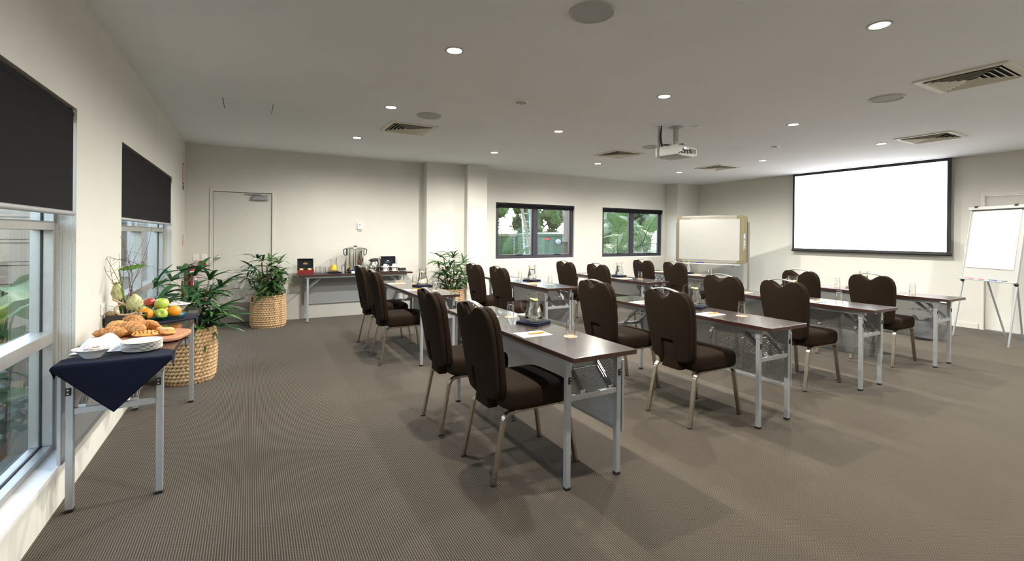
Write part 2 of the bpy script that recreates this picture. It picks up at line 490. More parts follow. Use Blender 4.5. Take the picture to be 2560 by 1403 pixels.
    def grid(s, fn, nu, nv, T=None):
        vs = [fn(i / nu, j / nv) for j in range(nv + 1) for i in range(nu + 1)]
        fs = [(j * (nu + 1) + i, j * (nu + 1) + i + 1, (j + 1) * (nu + 1) + i + 1, (j + 1) * (nu + 1) + i) for j in range(nv) for i in range(nu)]
        return s.add(vs, fs, T)
    def mesh(s, name, mats, smooth=False, bevel=0.0, seg=2, weld=False):
        me = bpy.data.meshes.new(name)
        me.from_pydata([tuple(p) for p in s.v], [], s.f)
        if not isinstance(mats, (list, tuple)): mats = [mats]
        for m in mats: me.materials.append(M[m] if isinstance(m, str) else m)
        me.polygons.foreach_set('material_index', s.m)
        bm = bmesh.new(); bm.from_mesh(me)
        if weld:
            bmesh.ops.remove_doubles(bm, verts=bm.verts, dist=1e-5)
        bmesh.ops.recalc_face_normals(bm, faces=bm.faces)
        if bevel > 0:
            es = [e for e in bm.edges if len(e.link_faces) == 2 and e.calc_face_angle(0) > R(35)]
            bmesh.ops.bevel(bm, geom=es, offset=bevel, segments=seg, affect='EDGES', profile=0.5, clamp_overlap=True)
        bm.to_mesh(me); bm.free()
        if smooth:
            for p in me.polygons: p.use_smooth = True
            try:
                me.set_sharp_from_angle(angle=R(40))
            except Exception:
                pass
        return me
    def build(s, name, mats, parent=None, smooth=False, bevel=0.0, seg=2, loc=None, rot=None, weld=False):
        return link(name, s.mesh(name, mats, smooth, bevel, seg, weld), parent, loc, rot)

def link(name, me, parent=None, loc=None, rot=None):
    o = bpy.data.objects.new(name, me)
    COL.objects.link(o)
    if parent is not None: o.parent = parent
    if loc is not None: o.location = loc
    if rot is not None: o.rotation_euler = rot
    return o

def tag(o, label, cat, group=None, kind=None):
    o['label'] = label
    o['category'] = cat
    if group: o['group'] = group
    if kind: o['kind'] = kind
    return o

def struct(o, label=None):
    o['kind'] = 'structure'
    if label: o['label'] = label
    return o

def thing(name, label, cat, loc=(0, 0, 0), rz=0.0, group=None, rot=None):
    o = bpy.data.objects.new(name, None)
    o.empty_display_size = 0.1
    COL.objects.link(o)
    o.location = loc
    o.rotation_euler = rot if rot else (0, 0, rz)
    return tag(o, label, cat, group)

def dup(root, loc, rz, label, group=None, parent=None):
    """copy a thing with its parts and sub-parts"""
    r = root.copy(); COL.objects.link(r)
    if parent is None:
        r.location = loc; r.rotation_euler = (0, 0, rz)
        r['label'] = label
        if group: r['group'] = group
    else:
        r.parent = parent
    for ch in list(root.children):
        dup(ch, None, None, None, None, r)
    return r

def box_part(name, mat, parent, c, d, bevel=0.0, rot=None, smooth=False):
    return MB().cbox((0, 0, 0), d).build(name, mat, parent, bevel=bevel, loc=c, rot=rot, smooth=smooth)

def ctube(pts, n=6):
    """catmull-rom through control points"""
    pts = [Vector(p) for p in pts]
    out = []
    for i in range(len(pts) - 1):
        p0 = pts[max(i - 1, 0)]; p1 = pts[i]; p2 = pts[i + 1]; p3 = pts[min(i + 2, len(pts) - 1)]
        for k in range(n):
            t = k / n
            out.append(0.5 * ((2 * p1) + (p2 - p0) * t + (2 * p0 - 5 * p1 + 4 * p2 - p3) * t * t + (3 * p1 - p0 - 3 * p2 + p3) * t ** 3))
    out.append(pts[-1])
    return out
# ------------------------------------------------------------------ room shell
H = 2.7
XR = 10.668
YF = -9.7          # wall behind the camera
TW = 0.18           # wall thickness
LW = [(-7.42, -4.866), (-3.842, -1.30)]      # openings in the left wall (y range)
LZ = (0.206, 2.055)
BW = [(5.110, 7.058), (7.856, 9.791)]        # openings in the back wall (x range)
BZ = (0.899, 2.049)
D1 = (0.349, 1.130, 2.012)                   # back door leaf opening
D2 = (-6.46, -5.60, 2.06)                    # right door opening (y range)

struct(MB().box(-TW, XR + TW, YF, TW, -0.12, 0).build('floor', 'carpet'), 'brown ribbed carpet covering the whole floor')
struct(MB().box(-0.22, XR + 0.75, YF - 0.3, 1.0, H, H + 0.2).build('ceiling', 'ceiling'), 'flat pale grey plaster ceiling')  # slab runs past the end wall as an unseen eave added against the sun

def wall_boxes(lo, hi, openings, z1=H):
    """split a wall into boxes around rectangular openings (a0,a1,z0,z1)"""
    out = []
    cuts = sorted({lo, hi, *[o[0] for o in openings], *[o[1] for o in openings]})
    for a, b in zip(cuts, cuts[1:]):
        mid = (a + b) / 2
        op = [o for o in openings if o[0] < mid < o[1]]
        if not op:
            out.append((a, b, 0, z1))
        else:
            o = op[0]
            if o[2] > 0.001: out.append((a, b, 0, o[2]))
            out.append((a, b, o[3], z1))
    return out

mb = MB()
for a, b, z0, z1 in wall_boxes(YF, TW, [(*w, *LZ) for w in LW]):
    mb.box(-TW, 0, a, b, z0, z1)
struct(mb.build('wall_left', 'wall'), 'cream painted wall with two tall windows')
mb = MB()
for a, b, z0, z1 in wall_boxes(0, XR + TW, [(*w, *BZ) for w in BW] + [(D1[0] - 0.02, D1[1] + 0.02, 0, D1[2] + 0.02)]):
    mb.box(a, b, 0, TW, z0, z1)
struct(mb.build('wall_back', 'wall'), 'cream painted end wall with a door and two dark-framed windows')
mb = MB()
for a, b, z0, z1 in wall_boxes(YF, 0, [(D2[0] - 0.02, D2[1] + 0.02, 0, D2[2] + 0.02)]):
    mb.box(XR, XR + TW, a, b, z0, z1)
struct(mb.build('wall_right', 'wall'), 'cream painted wall behind the projection screen')
struct(MB().box(-TW, XR + TW, YF - TW, YF, 0, H).build('wall_front', 'wall'), 'cream painted wall behind the viewer')
struct(MB().box(3.60, 4.335, -0.20, 0, 0, H).build('wall_pier', 'wall'), 'shallow plaster pier on the end wall behind the potted palm')
struct(MB().box(4.335, 4.741, -0.345, 0, 0, H).build('wall_pier', 'wall'), 'deeper plaster pier beside the first dark-framed window')
struct(MB().box(9.90, XR, -0.365, 0, 0, H).build('wall_pier', 'wall'), 'square plaster pier in the far corner by the whiteboard')
struct(MB().box(XR - 0.014, XR, D2[1] + 0.06, -0.365, 0, 0.085).build('baseboard_right', 'trim', bevel=0.004), 'low painted skirting under the projection screen')
struct(MB().box(XR - 0.014, XR, YF, D2[0] - 0.06, 0, 0.085).build('baseboard_right', 'trim', bevel=0.004), 'low painted skirting past the right door')
# screen slot strip in the ceiling
struct(MB().box(XR - 0.21, XR - 0.02, -5.62, -2.45, H - 0.006, H + 0.0005).build('trim_1', 'ceiling', bevel=0.002), 'ceiling flap strip of the recessed screen housing')

# white window sills (left)
for i, (a, b) in enumerate(LW):
    struct(MB().box(-0.125, 0.004, a, b, LZ[0] - 0.02, LZ[0] + 0.004).build('window_sill', 'sillwhite', bevel=0.003),
           ['white sill under the nearer tall window', 'white sill under the farther tall window'][i])

def frame_rect(mb, y0, y1, z0, z1, w, d0, d1, axis):
    """rectangular frame; axis x: lies in the y-z plane between x=d0..d1, axis y: in x-z"""
    for a, b, c, d in ((y0, y1, z1 - w, z1), (y0, y1, z0, z0 + w), (y0, y0 + w, z0 + w, z1 - w), (y1 - w, y1, z0 + w, z1 - w)):
        if axis == 'x': mb.box(d0, d1, a, b, c, d)
        else: mb.box(a, b, d0, d1, c, d)
    return mb

def left_window(name, y0, y1, label):
    w = thing(name, label, 'window', (0, 0, 0))
    w['kind'] = 'structure'
    z0, z1 = LZ
    frame_rect(MB(), y0, y1, z0 + 0.004, z1, 0.032, -0.176, -0.082, 'x').build('window_frame', 'alu', w, bevel=0.002)
    box_part('transom', 'alu', w, (-0.124, (y0 + y1) / 2, 0.822), (0.092, y1 - y0 - 0.06, 0.062), 0.002)
    box_part('transom', 'alu', w, (-0.124, (y0 + y1) / 2, 1.415), (0.092, y1 - y0 - 0.06, 0.046), 0.002)
    frame_rect(MB(), y0 + 0.0315, y1 - 0.0315, z0 + 0.0355, z1 - 0.0315, 0.006, -0.134, -0.124, 'x').build('gasket', 'gasket', w)
    mid = (y0 + y1) / 2
    box_part('mullion', 'alu', w, (-0.124, mid, (0.85 + 1.39) / 2), (0.085, 0.045, 0.54), 0.002)
    for a, b in ((z0 + 0.036, 0.792), (0.852, 1.393), (1.437, z1 - 0.03)):
        for ya, yb in ((y0 + 0.031, mid - 0.0225), (mid + 0.0225, y1 - 0.031)):
            box_part('pane', 'pane', w, (-0.129, (ya + yb) / 2, (a + b) / 2), (0.006, yb - ya, b - a))
    return w
left_window('window_1', *LW[0], 'tall aluminium window nearest the camera with garden leaves outside')
left_window('window_2', *LW[1], 'tall aluminium window farther along beside the flower arrangement')

def back_window(name, x0, x1, label):
    w = thing(name, label, 'window', (0, 0, 0))
    w['kind'] = 'structure'
    z0, z1 = BZ
    g = 0.0
    frame_rect(MB(), x0, x1, z0 + g, z1 - g, 0.062, 0.05, 0.12, 'y').build('window_frame', 'aludark', w, bevel=0.003)
    mid = x0 + (x1 - x0) * 0.49
    box_part('mullion', 'aludark', w, (mid, 0.085, (z0 + z1) / 2), (0.095, 0.075, z1 - z0 - 0.12), 0.003)
    for i, (a, b) in enumerate(((x0 + 0.06, mid - 0.045), (mid + 0.045, x1 - 0.06))):
        frame_rect(MB(), a, b, z0 + g + 0.06, z1 - g - 0.06, 0.034, 0.062, 0.105, 'y').build('sash', 'aludark', w, bevel=0.002)
        box_part('pane', 'pane', w, ((a + b) / 2, 0.085, (z0 + z1) / 2), (b - a - 0.06, 0.006, z1 - z0 - 0.21))
        lt = MB()
        cx = (a + b) / 2 + 0.1
        lt.box(cx - 0.09, cx + 0.06, 0.036, 0.062, z0 + 0.088, z0 + 0.100)
        lt.bar((cx - 0.01, 0.04, z0 + 0.1), (cx + 0.02, 0.03, z0 + 0.135), 0.012, 0.008)
        lt.build('winder_handle', 'blackpl', w, bevel=0.002)
    # plaster return and sill
    MB().box(x0, x1, -0.002, 0.05, z0 - 0.006, z0 + 0.016).build('sill', 'sillwhite', w, bevel=0.002)
    return w
back_window('window_3', *BW[0], 'dark-framed window showing a garden palm and green water tank')
back_window('window_4', *BW[1], 'dark-framed window showing dense palm fronds beside the whiteboard')
for i, (a, b) in enumerate(BW):
    t = thing('roller_blind', ['rolled-up dark blind at the top of the window with the green tank view',
                               'rolled-up dark blind at the top of the window beside the whiteboard'][i], 'blind', ((a + b) / 2, 0.028, BZ[1] - 0.045), group='rolled-up blinds of the end wall')
    hw = (b - a) / 2 - 0.012
    T = Matrix.Rotation(PI / 2, 4, 'Y')
    MB().lathe([(0.026, -hw), (0.026, hw)], 20, T).build('roll', 'blind', t, smooth=True)
    MB().box(-hw, hw, -0.004, 0.0, -0.06, -0.02).build('fabric_tail', 'blind', t)
    for s in (-1, 1):
        MB().box(s * hw - 0.004, s * hw + 0.004, -0.026, 0.03, -0.03, 0.034).build('bracket', 'blackpl', t)

# ---- roller blinds, left windows
def roller_blind(y0, y1, label):
    t = thing('roller_blind', label, 'blind', (-0.035, (y0 + y1) / 2, LZ[1]), group='black roller blinds of the left wall')
    hw = (y1 - y0) / 2 - 0.028
    T = Matrix.Rotation(PI / 2, 4, 'X')
    MB().lathe([(0.03, -hw), (0.03, hw)], 20, T @ Matrix.Translation((0, -0.036, 0))).build('roll', 'blind', t, smooth=True)
    MB().box(0.024, 0.0265, -hw, hw, -0.565, -0.036).build('blind_fabric', 'blind', t)
    MB().lathe([(0.0, -hw - 0.012), (0.010, -hw - 0.010), (0.013, -hw), (0.013, hw), (0.010, hw + 0.010), (0.0, hw + 0.012)], 14,
               Matrix.Translation((0.025, 0, -0.572)) @ T).build('bottom_rail', 'blindrail', t, smooth=True)
    MB().box(-0.02, 0.02, hw + 0.002, hw + 0.022, -0.07, -0.004).build('bracket', 'blackpl', t)
    # bead chain: one joined loop of small beads
    ch = MB()
    for xx in (-0.018, 0.022):
        for k in range(150):
            z = -0.06 - k * 0.0108
            ch.sphere((xx, hw + 0.014, z), 0.0028, 6, 4)
        ch.tube([(xx, hw + 0.014, -0.06), (xx, hw + 0.014, -1.68)], 0.0008, 4)
    ch.build('bead_chain', 'chain', t)['kind'] = 'stuff'
    return t
roller_blind(*LW[0], 'black roller blind half lowered over the nearest tall window')
roller_blind(*LW[1], 'black roller blind half lowered over the farther tall window')

# ---- doors
d = thing('door_1', 'pale flush door with steel kick plate behind the potted palm', 'door', (0, 0, 0))
d['kind'] = 'structure'
x0, x1, zt = D1
fr = MB()
for a, b, c, e in ((x0 - 0.045, x0, 0, zt + 0.05), (x1, x1 + 0.045, 0, zt + 0.05), (x0, x1, zt, zt + 0.05)):
    fr.box(a, b, -0.014, 0.10, c, e)
for a, b, c, e in ((x0 - 0.012, x0 + 0.0, 0, zt), (x1 - 0.0, x1 + 0.012, 0, zt)):
    fr.box(a, b, -0.018, -0.006, c, e)
fr.build('door_frame', 'trim', d, bevel=0.003)
leaf = MB().box(x0 + 0.004, x1 - 0.004, 0.012, 0.052, 0.012, zt - 0.005).build('door_leaf', 'door', d, bevel=0.002)
MB().box(x0, x1, 0.06, 0.10, 0, zt).build('leak_blocker', 'blackpl', d)  # unseen full-height backing added to stop daylight leaking under the leaf
box_part('kick_plate', 'kick', leaf, ((x0 + x1) / 2, 0.0095, 0.165), (x1 - x0 - 0.012, 0.003, 0.30), 0.0008)
kn = MB().lathe([(0.031, 0), (0.031, 0.006), (0.012, 0.01), (0.012, 0.03), (0.024, 0.036), (0.028, 0.05), (0.022, 0.062), (0.0, 0.066)], 20,
                Matrix.Rotation(PI / 2, 4, 'X'))
kn.build('door_knob', 'brushed', leaf, smooth=True, loc=(x0 + 0.065, 0.012, 1.02))
cl = MB().box(-0.11, 0.11, -0.055, 0, -0.028, 0.028).build('door_closer', 'grey', leaf, bevel=0.006, loc=(x1 - 0.17, 0.011, zt - 0.085))
ar = MB()
ar.bar((x1 - 0.17, -0.03, zt - 0.05), (x1 - 0.30, -0.005, zt - 0.028), 0.02, 0.006)
ar.bar((x1 - 0.16, -0.03, zt - 0.046), (x1 - 0.05, -0.012, zt - 0.026), 0.02, 0.006)
ar.box(x1 - 0.37, x1 - 0.14, -0.020, -0.005, zt - 0.034, zt - 0.016)
ar.build('closer_arm', 'grey', leaf, bevel=0.002)

d = thing('door_2', 'pale door behind the flip chart at the right edge', 'door', (0, 0, 0))
d['kind'] = 'structure'
y0, y1, zt = D2
fr = MB()
for a, b, c, e in ((y0 - 0.05, y0, 0, zt + 0.05), (y1, y1 + 0.05, 0, zt + 0.05), (y0, y1, zt, zt + 0.05)):
    fr.box(XR - 0.016, XR + 0.09, a, b, c, e)
fr.build('door_frame', 'trim', d, bevel=0.003)
MB().box(XR + 0.03, XR + 0.07, y0 + 0.004, y1 - 0.004, 0.012, zt - 0.004).build('door_leaf', 'door', d, bevel=0.002)
kn2 = MB().lathe([(0.031, 0), (0.031, 0.006), (0.012, 0.01), (0.012, 0.03), (0.026, 0.04), (0.0, 0.062)], 20, Matrix.Rotation(-PI / 2, 4, 'Y'))
kn2.build('door_knob', 'brushed', d, smooth=True, loc=(XR + 0.03, y0 + 0.07, 1.02))

# ------------------------------------------------------------------ ceiling fittings
LGX = [2.09, 4.195, 6.295, 8.415]
LGY = [-1.695, -3.455, -5.165, -6.870, -8.58]  # last row is unseen, its lamps added to brighten the near right floor
rowname = ['row beside the end wall', 'second row from the end wall', 'third row from the end wall', 'fourth row from the end wall', 'unseen row added above the viewer', 'row behind the viewer']
colname = ['leftmost', 'second from left', 'third from left', 'rightmost']
me_ring = MB().lathe([(0.052, -0.003), (0.060, -0.006), (0.067, -0.004), (0.069, 0.0), (0.050, 0.001)], 32, caps=False).mesh('trim_ring', 'greywhite', True)
me_glow = MB().lathe([(0.0, -0.0035), (0.03, -0.0032), (0.051, -0.002), (0.0512, 0.0)], 28).mesh('lamp_face', 'bulb', True)
spot = bpy.data.lights.new('downlight_beam', 'SPOT')
spot.energy = LAMP_W
spot.spot_size = R(173)
spot.spot_blend = 0.74
spot.shadow_soft_size = 0.022
spot.color = (1.0, 0.96, 0.875)
for j, y in enumerate(LGY):
    for i, x in enumerate(LGX):
        if (i, j) in ((2, 3), (0, 4), (1, 4)): continue      # an air vent sits at this place of the grid; the added nearest row has none at left
        t = thing('downlight', 'round recessed downlight, %s in the %s' % (colname[i], rowname[j]), 'downlight', (x, y, H - 0.0005), group='recessed ceiling downlights')
        link('trim_ring', me_ring, t)
        link('lamp_face', me_glow, t)
        lo = link('beam', spot, t, (0, 0, -0.03))

def ceiling_speaker(x, y, label):
    t = thing('ceiling_speaker', label, 'speaker', (x, y, H - 0.0005), group='round ceiling speakers')
    MB().lathe([(0.118, -0.004), (0.128, -0.010), (0.134, -0.006), (0.136, 0)], 40, caps=False).build('rim', 'greywhite', t, smooth=True)
    MB().lathe([(0.0, -0.007), (0.08, -0.006), (0.119, -0.004)], 40, caps=False).build('grille', 'speaker', t, smooth=True)
ceiling_speaker(2.568, -6.108, 'round grey ceiling speaker at the top edge nearest the camera')
ceiling_speaker(2.541, -3.338, 'round ceiling speaker beside the left air vent')
ceiling_speaker(5.995, -6.191, 'round ceiling speaker beside the large right air vent')
ceiling_speaker(5.932, -3.343, 'round ceiling speaker partly behind the projector')

def vent(x, y, label, size=0.285):
    t = thing('air_vent', label, 'vent', (x, y, H - 0.0005), group='square ceiling air vents')
    s = size
    MB().box(-s + 0.05, s - 0.05, -s + 0.05, s - 0.05, -0.0008, -0.0002).build('duct_shade', 'black', t)  # flat black sheet, painted for the shade behind the louvres
    for k in range(4):
        T = Matrix.Rotation(k * PI / 2, 4, 'Z')
        # outer flange side (mitred)
        MB().prism([(-s, -s), (s, -s), (s - 0.05, -s + 0.05), (-s + 0.05, -s + 0.05)], -0.012, 0.0, 'z', T).build('flange', 'ventpaint', t, bevel=0.002)
    for ring in range(5):
        o = s - 0.058 - ring * 0.040
        i = o - 0.028
        if i < 0.01: i = 0.01
        for k in range(4):
            T = Matrix.Rotation(k * PI / 2, 4, 'Z')
            vs = [(-o, -o, -0.021), (o, -o, -0.021), (i, -i, -0.003), (-i, -i, -0.003),
                  (-o, -o, -0.0195), (o, -o, -0.0195), (i, -i, -0.0015), (-i, -i, -0.0015)]
            MB().add(vs, [(0, 1, 2, 3), (7, 6, 5, 4), (0, 4, 5, 1), (1, 5, 6, 2), (2, 6, 7, 3), (3, 7, 4, 0)], T).build('slat', 'ventpaint', t)
    return t
vent(2.527, -2.615, 'square louvred air vent on the left part of the ceiling')
vent(5.935, -2.635, 'square louvred air vent behind the projector')
vent(8.47, -2.535, 'square louvred air vent above the whiteboard')
vent(5.935, -6.79, 'large square louvred air vent at the right edge of the ceiling')
vent(8.47, -5.675, 'square louvred air vent in front of the projection screen')

t = thing('smoke_detector', 'small round white detector ring with red light on the ceiling', 'detector', (3.144, -4.313, H - 0.0005))
MB().lathe([(0.045, -0.003), (0.052, -0.010), (0.060, -0.012), (0.066, -0.006), (0.068, 0)], 32, caps=False).build('ring', 'switch', t, smooth=True)
MB().lathe([(0.0, -0.004), (0.046, -0.003)], 24, caps=False).build('sensor_plate', 'speaker', t)
for k in range(6):
    a = k * PI / 3
    MB().cbox((0.048 * math.cos(a), 0.048 * math.sin(a), -0.008), (0.012, 0.006, 0.010)).build('sensor_rib', 'grey', t)
MB().sphere((-0.03, -0.02, -0.006), 0.006, 8, 6).build('indicator', 'redprint', t)
t = thing('sprinkler_plate', 'small flat white sensor plate in front of the projector', 'detector', (7.384, -4.29, H - 0.0005))
MB().lathe([(0.0, -0.010), (0.05, -0.009), (0.058, -0.004), (0.06, 0)], 28, caps=False).build('cover', 'switch', t, smooth=True)
for k in range(5):
    MB().cbox((-0.03 + k * 0.015, 0, -0.0105), (0.005, 0.05, 0.003)).build('slot', 'grey', t)
t = thing('access_hatch', 'flush square ceiling access hatch with thin dark side joints near the window wall', 'hatch', (0.807, -2.715, H - 0.0005))
MB().box(-0.216, 0.216, -0.232, 0.232, -0.0012, 0).build('hatch_panel', 'ceiling', t)
for xx in (-0.219, 0.219): MB().box(xx - 0.0022, xx + 0.0022, -0.232, 0.232, -0.0010, 0).build('joint', 'black', t)

# projector
t = thing('projector', 'white ceiling-mounted projector with dark cables', 'projector', (5.26, -4.37, H))
MB().lathe([(0.0, 0), (0.085, 0), (0.085, -0.006), (0.03, -0.022), (0.0, -0.022)], 24).build('ceiling_plate', 'greywhite', t, smooth=True)
MB().box(-0.028, 0.028, -0.018, 0.018, -0.21, -0.015).build('mount_pole', 'greywhite', t, bevel=0.004)
MB().lathe([(0.012, -0.003), (0.012, 0.003)], 12, Matrix.Translation((0.0, -0.02, -0.16)) @ Matrix.Rotation(PI / 2, 4, 'X')).build('pole_knob', 'grey', t)
pr = MB()
pr.box(-0.14, 0.14, -0.02, 0.02, -0.225, -0.212)
pr.box(-0.02, 0.02, -0.13, 0.13, -0.225, -0.212)
for a in ((-0.12, 0), (0.12, 0), (0, 0.11), (0, -0.11)):
    pr.lathe([(0.006, -0.25), (0.006, -0.21)], 8, Matrix.Translation((a[0], a[1], 0)))
pr.build('mount_arms', 'grey', t, bevel=0.002)
body = MB()
prof = [(-0.19, -0.245), (0.16, -0.245), (0.20, -0.265), (0.20, -0.345), (0.12, -0.368), (-0.10, -0.372), (-0.19, -0.36)]
body.prism(prof, -0.155, 0.155, 'y')
b = body.build('projector_body', 'greywhite', t, bevel=0.012, seg=3, smooth=True, rot=(0, 0, R(6)))
for k in range(7):
    box_part('vent_slot', 'blackpl', b, (0.045 + k * 0.02, -0.1565, -0.300), (0.009, 0.004, 0.055))
MB().lathe([(0.045, 0), (0.045, 0.02), (0.034, 0.022), (0.030, 0.006), (0.0, 0.004)], 24, Matrix.Translation((0.2, 0.06, -0.305)) @ Matrix.Rotation(PI / 2, 4, 'Y')).build('lens', 'blackgloss', b, smooth=True)
MB().lathe([(0.03, 0), (0.03, 0.003), (0, 0.003)], 20, Matrix.Translation((-0.04, -0.155, -0.29)) @ Matrix.Rotation(PI / 2, 4, 'X')).build('fan_grille', 'grey', b)
for k in range(5):
    box_part('port', 'blackpl', b, (-0.14 + k * 0.035, -0.156, -0.338), (0.018, 0.004, 0.012))
for k in range(2):
    pts = ctube([(-0.19, 0.05, 0), (-0.19, 0.05 + 0.01 * k, -0.18), (-0.17, 0.0, -0.30), (-0.15 + 0.03 * k, -0.15, -0.345 + 0.02 * k), (-0.12 + 0.05 * k, -0.165, -0.335)])
    MB().tube(pts, 0.008, 8).build('cable', 'blackpl', t, smooth=True)
for k in range(3):
    pts = ctube([(-0.18, 0.03, -0.22), (-0.10 + 0.02 * k, -0.12, -0.27 - 0.02 * k), (-0.06 + 0.05 * k, -0.17, -0.30), (-0.03 + 0.05 * k, -0.16, -0.335)])
    MB().tube(pts, 0.006, 6).build('cable', 'blackpl', t, smooth=True)
con = MB()
pts = []
prf = []
for k in range(50):
    z = -k * 0.0075
    prf.append((0.022 if k % 2 else 0.0185, z))
con.lathe(prf[::-1], 14)
con.build('cable_conduit', 'silverdk', t, smooth=True, loc=(-0.19, 0.09, 0))
tag(MB().box(-0.06, 0.06, -0.04, 0.04, -0.012, 0).build('ceiling_outlet', 'switch', bevel=0.003, loc=(5.46, -4.50, H), rot=(0, 0, R(28))), 'small white power outlet plate on the ceiling beside the projector', 'outlet')
# ------------------------------------------------------------------ training tables
TL, TWD, TZ = 1.778, 0.441, 0.752
def make_table(label, group):
    t = thing('folding_table', label, 'table', group=group)
    MB().box(-TWD / 2, TWD / 2, -TL / 2, TL / 2, TZ - 0.027, TZ).build('tabletop', 'tabletop', t, bevel=0.0025)
    ed = MB()
    ed.box(-TWD / 2 - 0.0012, -TWD / 2 + 0.002, -TL / 2 + 0.003, TL / 2 - 0.003, TZ - 0.0255, TZ - 0.0025)
    ed.box(TWD / 2 - 0.002, TWD / 2 + 0.0012, -TL / 2 + 0.003, TL / 2 - 0.003, TZ - 0.0255, TZ - 0.0025)
    ed.box(-TWD / 2 + 0.003, TWD / 2 - 0.003, -TL / 2 - 0.0012, -TL / 2 + 0.002, TZ - 0.0255, TZ - 0.0025)
    ed.box(-TWD / 2 + 0.003, TWD / 2 - 0.003, TL / 2 - 0.002, TL / 2 + 0.0012, TZ - 0.0255, TZ - 0.0025)
    ed.build('edge_band', 'tedge', t)
    for x in (-0.164, 0.180):
        MB().box(x - 0.012, x + 0.012, -TL / 2 + 0.09, TL / 2 - 0.09, TZ - 0.062, TZ - 0.027).build('apron_rail', 'silver', t, bevel=0.002)
    for sy in (-1, 1):
        y = sy * 0.761
        for x in (-0.164, 0.193):
            lg = MB().box(x - 0.015, x + 0.015, y - 0.015, y + 0.015, 0.014, TZ - 0.028).build('leg', 'silver', t, bevel=0.0025)
            MB().box(x - 0.017, x + 0.017, y - 0.017, y + 0.017, 0.0, 0.016).build('foot_cap', 'blackpl', lg, bevel=0.003)
            MB().box(x - 0.0175, x + 0.0175, y - 0.0175, y + 0.0175, 0.652, TZ - 0.0275).build('leg_socket', 'silver', lg, bevel=0.0015)
            la = MB().box(x - 0.010 + 0.004, x + 0.016, y + sy * 0.012 - 0.008, y + sy * 0.012 + 0.010, 0.578, 0.616).build('latch', 'blackpl', lg, bevel=0.003)
            bo = MB()
            for zz in (0.588, 0.606):
                bo.lathe([(0.004, 0), (0.004, 0.002), (0, 0.002)], 8, Matrix.Translation((x + 0.005, y + sy * 0.0155 + sy * 0.006, zz)) @ Matrix.Rotation(-sy * PI / 2, 4, 'X'))
            bo.build('rivet', 'silverdk', lg)
        MB().box(-0.150, 0.179, y - 0.011, y + 0.011, 0.480, 0.510).build('crossbar', 'silver', t, bevel=0.002)
        for x in (-0.055, 0.150):
            br = MB()
            br.bar((x, y - sy * 0.018, 0.520), (x, y - sy * 0.225, 0.698), 0.026, 0.006, up=(1, 0, 0))
            br.bar((x - 0.013, y - sy * 0.018, 0.520), (x - 0.013, y - sy * 0.225, 0.698), 0.003, 0.02)
            br.bar((x + 0.013, y - sy * 0.018, 0.520), (x + 0.013, y - sy * 0.225, 0.698), 0.003, 0.02)
            o = br.build('folding_brace', 'silverdk', t)
            MB().cbox((x, y - sy * 0.012, 0.514), (0.034, 0.018, 0.020)).build('brace_hinge', 'silverdk', o, bevel=0.002)
        MB().tube([(-0.055, y - sy * 0.125, 0.610), (0.150, y - sy * 0.125, 0.610)], 0.006, 10).build('brace_rod', 'silverdk', t, smooth=True)
    px = 0.234
    MB().box(px - 0.0012, px + 0.0012, -0.760, 0.760, 0.250, 0.655).build('modesty_panel', 'perf', t)
    for sy in (-1, 1):
        MB().box(px - 0.008, px + 0.007, sy * 0.764 - 0.004, sy * 0.764 + 0.004, 0.240, 0.662).build('panel_edge', 'silver', t, bevel=0.001)
        MB().bar((px - 0.01, sy * 0.60, 0.66), (px - 0.045, sy * 0.60, 0.695), 0.03, 0.004).build('panel_bracket', 'silver', t)
    for z in (0.243, 0.657):
        MB().box(px - 0.010, px + 0.004, -0.760, 0.760, z - 0.010, z + 0.008).build('panel_rail', 'silver', t, bevel=0.001)
    return t

TABLES = {  # name: (x0, y0)
    'A1': (2.291, -6.329), 'A2': (3.997, -6.332), 'A3': (5.631, -6.262), 'A4': (7.231, -6.264),
    'B1': (2.356, -3.655), 'B2': (3.948, -3.627), 'B3': (5.612, -3.580), 'B4': (7.185, -3.570)}
WHICH = {'A1': 'nearest table', 'A2': 'second table of the near row', 'A3': 'third table of the near row', 'A4': 'rightmost table of the near row',
         'B1': 'leftmost table of the far row', 'B2': 'second table of the far row', 'B3': 'third table of the far row', 'B4': 'rightmost table of the far row'}
tb0 = None
for k, (x, y) in TABLES.items():
    lab = {'A1': 'nearest dark-topped folding table with perforated grey modesty panel'}.get(k, 'dark-topped folding table with perforated panel, ' + WHICH[k])
    loc = (x + TWD / 2, y + TL / 2, 0)
    if tb0 is None:
        tb0 = make_table(lab, 'dark-topped folding tables'); tb0.location = loc
    else:
        dup(tb0, loc, 0.0, lab)
BUF_BACK = dup(tb0, (2.375, -0.262, 0), PI / 2, 'dark-topped folding table with coffee urn against the end wall')
BUF_LEFT = dup(tb0, (0.256, -4.43, 0), PI, 'dark-topped folding table of food along the window wall')

